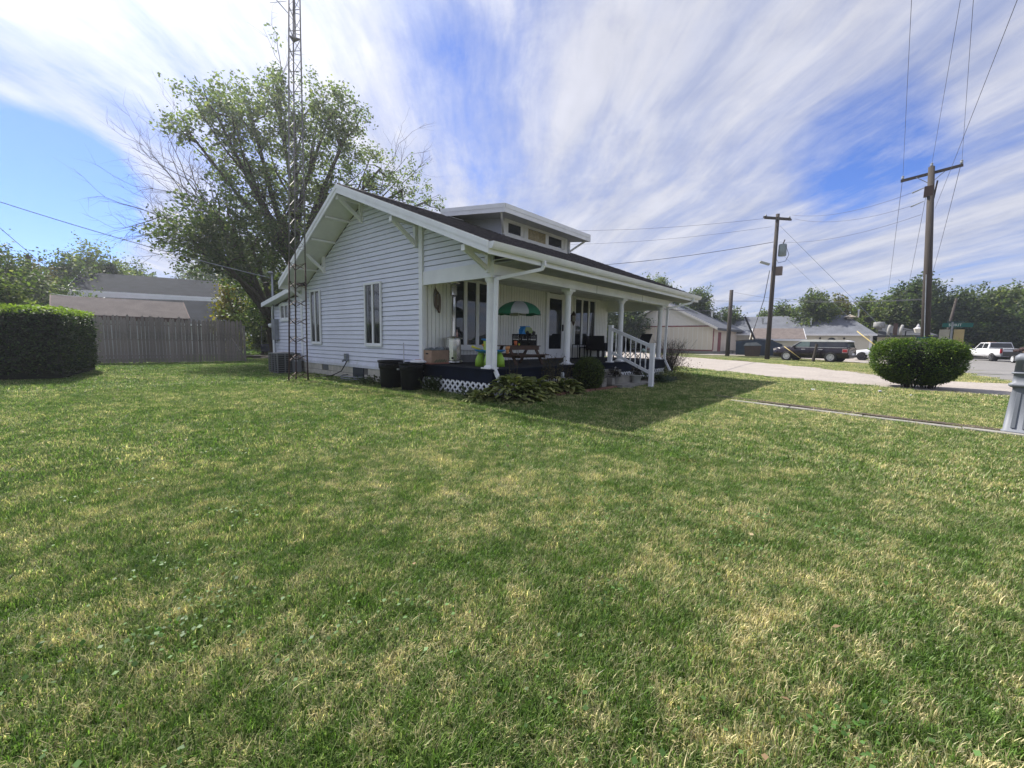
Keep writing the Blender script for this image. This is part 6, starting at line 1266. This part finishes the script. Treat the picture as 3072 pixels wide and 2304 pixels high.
# ---------------- litter and fallen leaves ----------------
single('paper_scrap', MB().box((0, 0, 0), (.12, .08, .01)).xf(Matrix.Translation((8.1, -7.05, .05)) @ Matrix.Rotation(.4, 4, 'Z')), WHITE, 'white paper scrap on the grass between the walk and the gravel drive', 'litter')
for i, (x_, y_, s_, lab) in enumerate(((9.0, -8.4, .05, 'crumpled grey litter left of the round bush foot'), (8.4, -9.0, .03, 'small white litter piece on the strip near the round bush'))):
    single('litter', MB().sphere((x_, y_, .06), s_, 7, 5, (1.4, .9, .5)), mat('pale_litter', (.5, .5, .52), .6), lab, 'litter')
FL = leafmat('fallen_leaf', (.20, .12, .06), (.30, .22, .12), (.45, .35, .2), trans=.1, scale=3); tpos = []
for k in range(120):
    d_ = 1.3+rng.uniform(0, 1)**.6*14; a = radians(rng.uniform(-15, 97)); x_, y_ = -6.327+d_*cos(a), -8.43+d_*sin(a)
    if x_ > 3.2 or (y_ > -2.7 and x_ > -.6): continue
    tpos.append((x_, y_, gz(x_, y_)+.055))
fl = leaves(np.array(tpos), .032, FL, 'fallen_leaves', up=3, asp=.7); fl['kind'] = 'stuff'; fl['label'] = 'scattered dry fallen leaves on the lawn'
CLV = leafmat('clover_leaf', (.07, .15, .03), (.10, .19, .05), trans=.3, scale=3); cp = []
for k in range(150):
    d_ = 1.2+rng.uniform(0, 1)**.8*8; a = radians(rng.uniform(-12, 97)); x_, y_ = -6.327+d_*cos(a), -8.43+d_*sin(a); m_ = rng.integers(8, 45)
    if y_ > -3.6 and x_ > -1.2: continue
    q = rng.normal(size=(m_, 2))*rng.uniform(.04, .16); cp.append(np.stack([x_+q[:, 0], y_+q[:, 1], .038+rng.uniform(0, .02, m_)], 1))
cl = leaves(np.concatenate(cp), .018, CLV, 'clover', up=3, asp=.9, jit=.4); cl['kind'] = 'stuff'; cl['label'] = 'patches of clover and broad lawn weeds in the grass'
wl = arch_leaves((-4.35, -6.05, .0), 26, .10, .17, .022, FERNM, 0, tip=-.2, seg=4); o = np_obj('lawn_weed', np_mesh('lawn_weed', wl[0]-np.array([-4.35, -6.05, 0]), wl[1], leafmat('bright_weed', (.06, .12, .015), (.08, .15, .02), trans=.35), wl[2]), None, (-4.35, -6.05, 0)); o.location = (-1.6, -6.9, .0); o['label'] = 'bright green weed tuft in the open lawn right of centre'; o['category'] = 'weed'
# ---------------- added lens flare veil ----------------
hm = bpy.data.materials.new('flare_veil'); hm.use_nodes = True; hm.node_tree.nodes.clear(); N = NT(hm.node_tree)
pv = N.n('ShaderNodeVolumePrincipled', ins={'Color': (.9, .94, 1, 1), 'Density': .0012, 'Anisotropy': .7}); N.l.new(pv.outputs[0], N.n('ShaderNodeOutputMaterial').inputs['Volume'])
single('veil_volume', MB().box((-70, -75, -1), (140, 120, 15)), hm, 'added thin volume imitating the lens flare veil near the sun', 'veil_volume', kind='stuff')  # added scattering volume, imitates the pale lens flare veil towards the sun
# ---------------- grass ----------------
def tuft(name, half, n, L, W_, seg2=True):
    P = rng.uniform(-half, half, (n, 2)); az = rng.uniform(0, 2*pi, n); tilt = np.abs(rng.normal(size=n))*.55+.15; Lb = L*rng.uniform(.45, 1.15, n); long = rng.uniform(0, 1, n) < .035; Lb[long] *= 1.7; w_ = W_*rng.uniform(.6, 1.2, n)
    dx, dy = np.cos(az), np.sin(az); sx2, sy2 = -dy*w_/2, dx*w_/2; h1 = Lb*.5*np.cos(tilt); r1 = Lb*.5*np.sin(tilt); t2 = np.minimum(tilt+.55, 1.5); h2 = h1+Lb*.5*np.cos(t2); r2 = r1+Lb*.5*np.sin(t2)
    V = np.stack([np.stack([P[:, 0]-sx2, P[:, 1]-sy2, -.01+0*dx], 1), np.stack([P[:, 0]+sx2, P[:, 1]+sy2, -.01+0*dx], 1), np.stack([P[:, 0]+dx*r1+sx2*.9, P[:, 1]+dy*r1+sy2*.9, h1], 1), np.stack([P[:, 0]+dx*r1-sx2*.9, P[:, 1]+dy*r1-sy2*.9, h1], 1), np.stack([P[:, 0]+dx*r2, P[:, 1]+dy*r2, h2], 1), np.stack([P[:, 0]+dx*r2, P[:, 1]+dy*r2, h2], 1)], 1).reshape(-1, 3)
    V[5::6, 0] += .0004; b = np.arange(n)*6; Fq = np.concatenate([np.stack([b, b+1, b+2, b+3], 1), np.stack([b+3, b+2, b+5, b+4], 1)])
    return bpy.data.objects.new(name, np_mesh(name, V, Fq, BLADE, np.repeat(rng.uniform(0, 1, n), 6)))
def grass(name, protos, pts, smin, smax, lab):
    c = bpy.data.collections.new(name+'_tufts')
    for p in protos: c.objects.link(p)
    me = bpy.data.meshes.new(name); n = len(pts); me.vertices.add(n); me.vertices.foreach_set('co', np.ascontiguousarray(pts, np.float32).ravel())
    a = me.attributes.new('rz', 'FLOAT', 'POINT'); a.data.foreach_set('value', rng.uniform(0, 2*pi, n).astype(np.float32)); a = me.attributes.new('sc', 'FLOAT', 'POINT'); a.data.foreach_set('value', rng.uniform(smin, smax, n).astype(np.float32))
    a = me.attributes.new('ix', 'INT', 'POINT'); a.data.foreach_set('value', rng.integers(0, len(protos), n).astype(np.int32)); o = bpy.data.objects.new(name, me); COL.objects.link(o); o['kind'] = 'stuff'; o['label'] = lab
    g = bpy.data.node_groups.new(name, 'GeometryNodeTree'); g.interface.new_socket('Geometry', in_out='INPUT', socket_type='NodeSocketGeometry'); g.interface.new_socket('Geometry', in_out='OUTPUT', socket_type='NodeSocketGeometry')
    N = NT(g); i_ = N.n('NodeGroupInput').outputs[0]; ci = N.n('GeometryNodeCollectionInfo', ins={0: c}); ci.inputs['Separate Children'].default_value = True; ci.inputs['Reset Children'].default_value = True
    at = lambda nm, dt: N.n('GeometryNodeInputNamedAttribute', data_type=dt, ins={0: nm}).outputs[0]
    rot = N.n('ShaderNodeCombineXYZ', ins={2: at('rz', 'FLOAT')}).outputs[0]; scl = N.n('ShaderNodeCombineXYZ', ins={0: 1.0, 1: 1.0, 2: at('sc', 'FLOAT')}).outputs[0]
    ip = N.n('GeometryNodeInstanceOnPoints'); N.l.new(i_, ip.inputs['Points']); N.l.new(ci.outputs[0], ip.inputs['Instance']); ip.inputs['Pick Instance'].default_value = True; N.l.new(at('ix', 'INT'), ip.inputs['Instance Index']); N.l.new(rot, ip.inputs['Rotation']); N.l.new(scl, ip.inputs['Scale'])
    N.n('NodeGroupOutput', ins={0: ip.outputs[0]}); md = o.modifiers.new('grass', 'NODES'); md.node_group = g; return o
def inpoly(x, y, poly):
    c = False; n = len(poly); j = n-1
    for i in range(n):
        if (poly[i][1] > y) != (poly[j][1] > y) and x < (poly[j][0]-poly[i][0])*(y-poly[i][1])/(poly[j][1]-poly[i][1])+poly[i][0]: c = not c
        j = i
    return c
beds = [[(-.1, 9), (-.1, -2.45), (0, -3.2), (3.9, -3.2), (3.9, -3.42), (5.8, -3.42), (9.2, -3.2), (9.3, 9)], [(3.8, -6.2), (4.15, -6.2), (3.1, -10.6), (2.78, -10.6)], drive_poly, [(4.0, -6.4), (4.42, -6.2), (3.5, -10.4), (3.1, -10.4)]]
roadp = [(17.5, -26), (17.6, -16), (18.0, -11.8), (24.1, -11.4), (33, -8), (47, 1), (46, 8), (140, 8), (140, -60), (12, -60)]
def region(r0, r1, step, a0=-38, a1=124):
    o = []; R_ = int(r1/step)+2
    for i in range(-R_, R_):
        for j in range(-R_, R_):
            x, y = -6.327+(i+random.uniform(-.5, .5))*step, -8.43+(j+random.uniform(-.5, .5))*step; dx, dy = x+6.327, y+8.43; r = hypot(dx, dy)
            if r < r0 or r > r1: continue
            a = math.degrees(atan2(dy, dx))
            if not a0 < a < a1 and r > 3.2: continue
            if any(inpoly(x, y, q) for q in beds) or (r > 12 and inpoly(x, y, roadp)): continue
            o.append((x, y, gz(x, y)))
    return np.array(o)
grass('near_grass', [tuft('tuft_near', .17, 1150, .044, .0033) for _ in range(5)], region(.3, 5.2, .19), .8, 1.25, 'short mown lawn grass in the foreground')
grass('mid_grass', [tuft('tuft_mid', .27, 1100, .05, .0065) for _ in range(4)], region(5.0, 13.5, .30), .8, 1.2, 'short mown lawn grass in the middle distance')
grass('far_grass', [tuft('tuft_far', .5, 1300, .07, .012) for _ in range(3)], region(13.2, 44, .62), .7, 1.15, 'short lawn grass towards the fences and the drive')
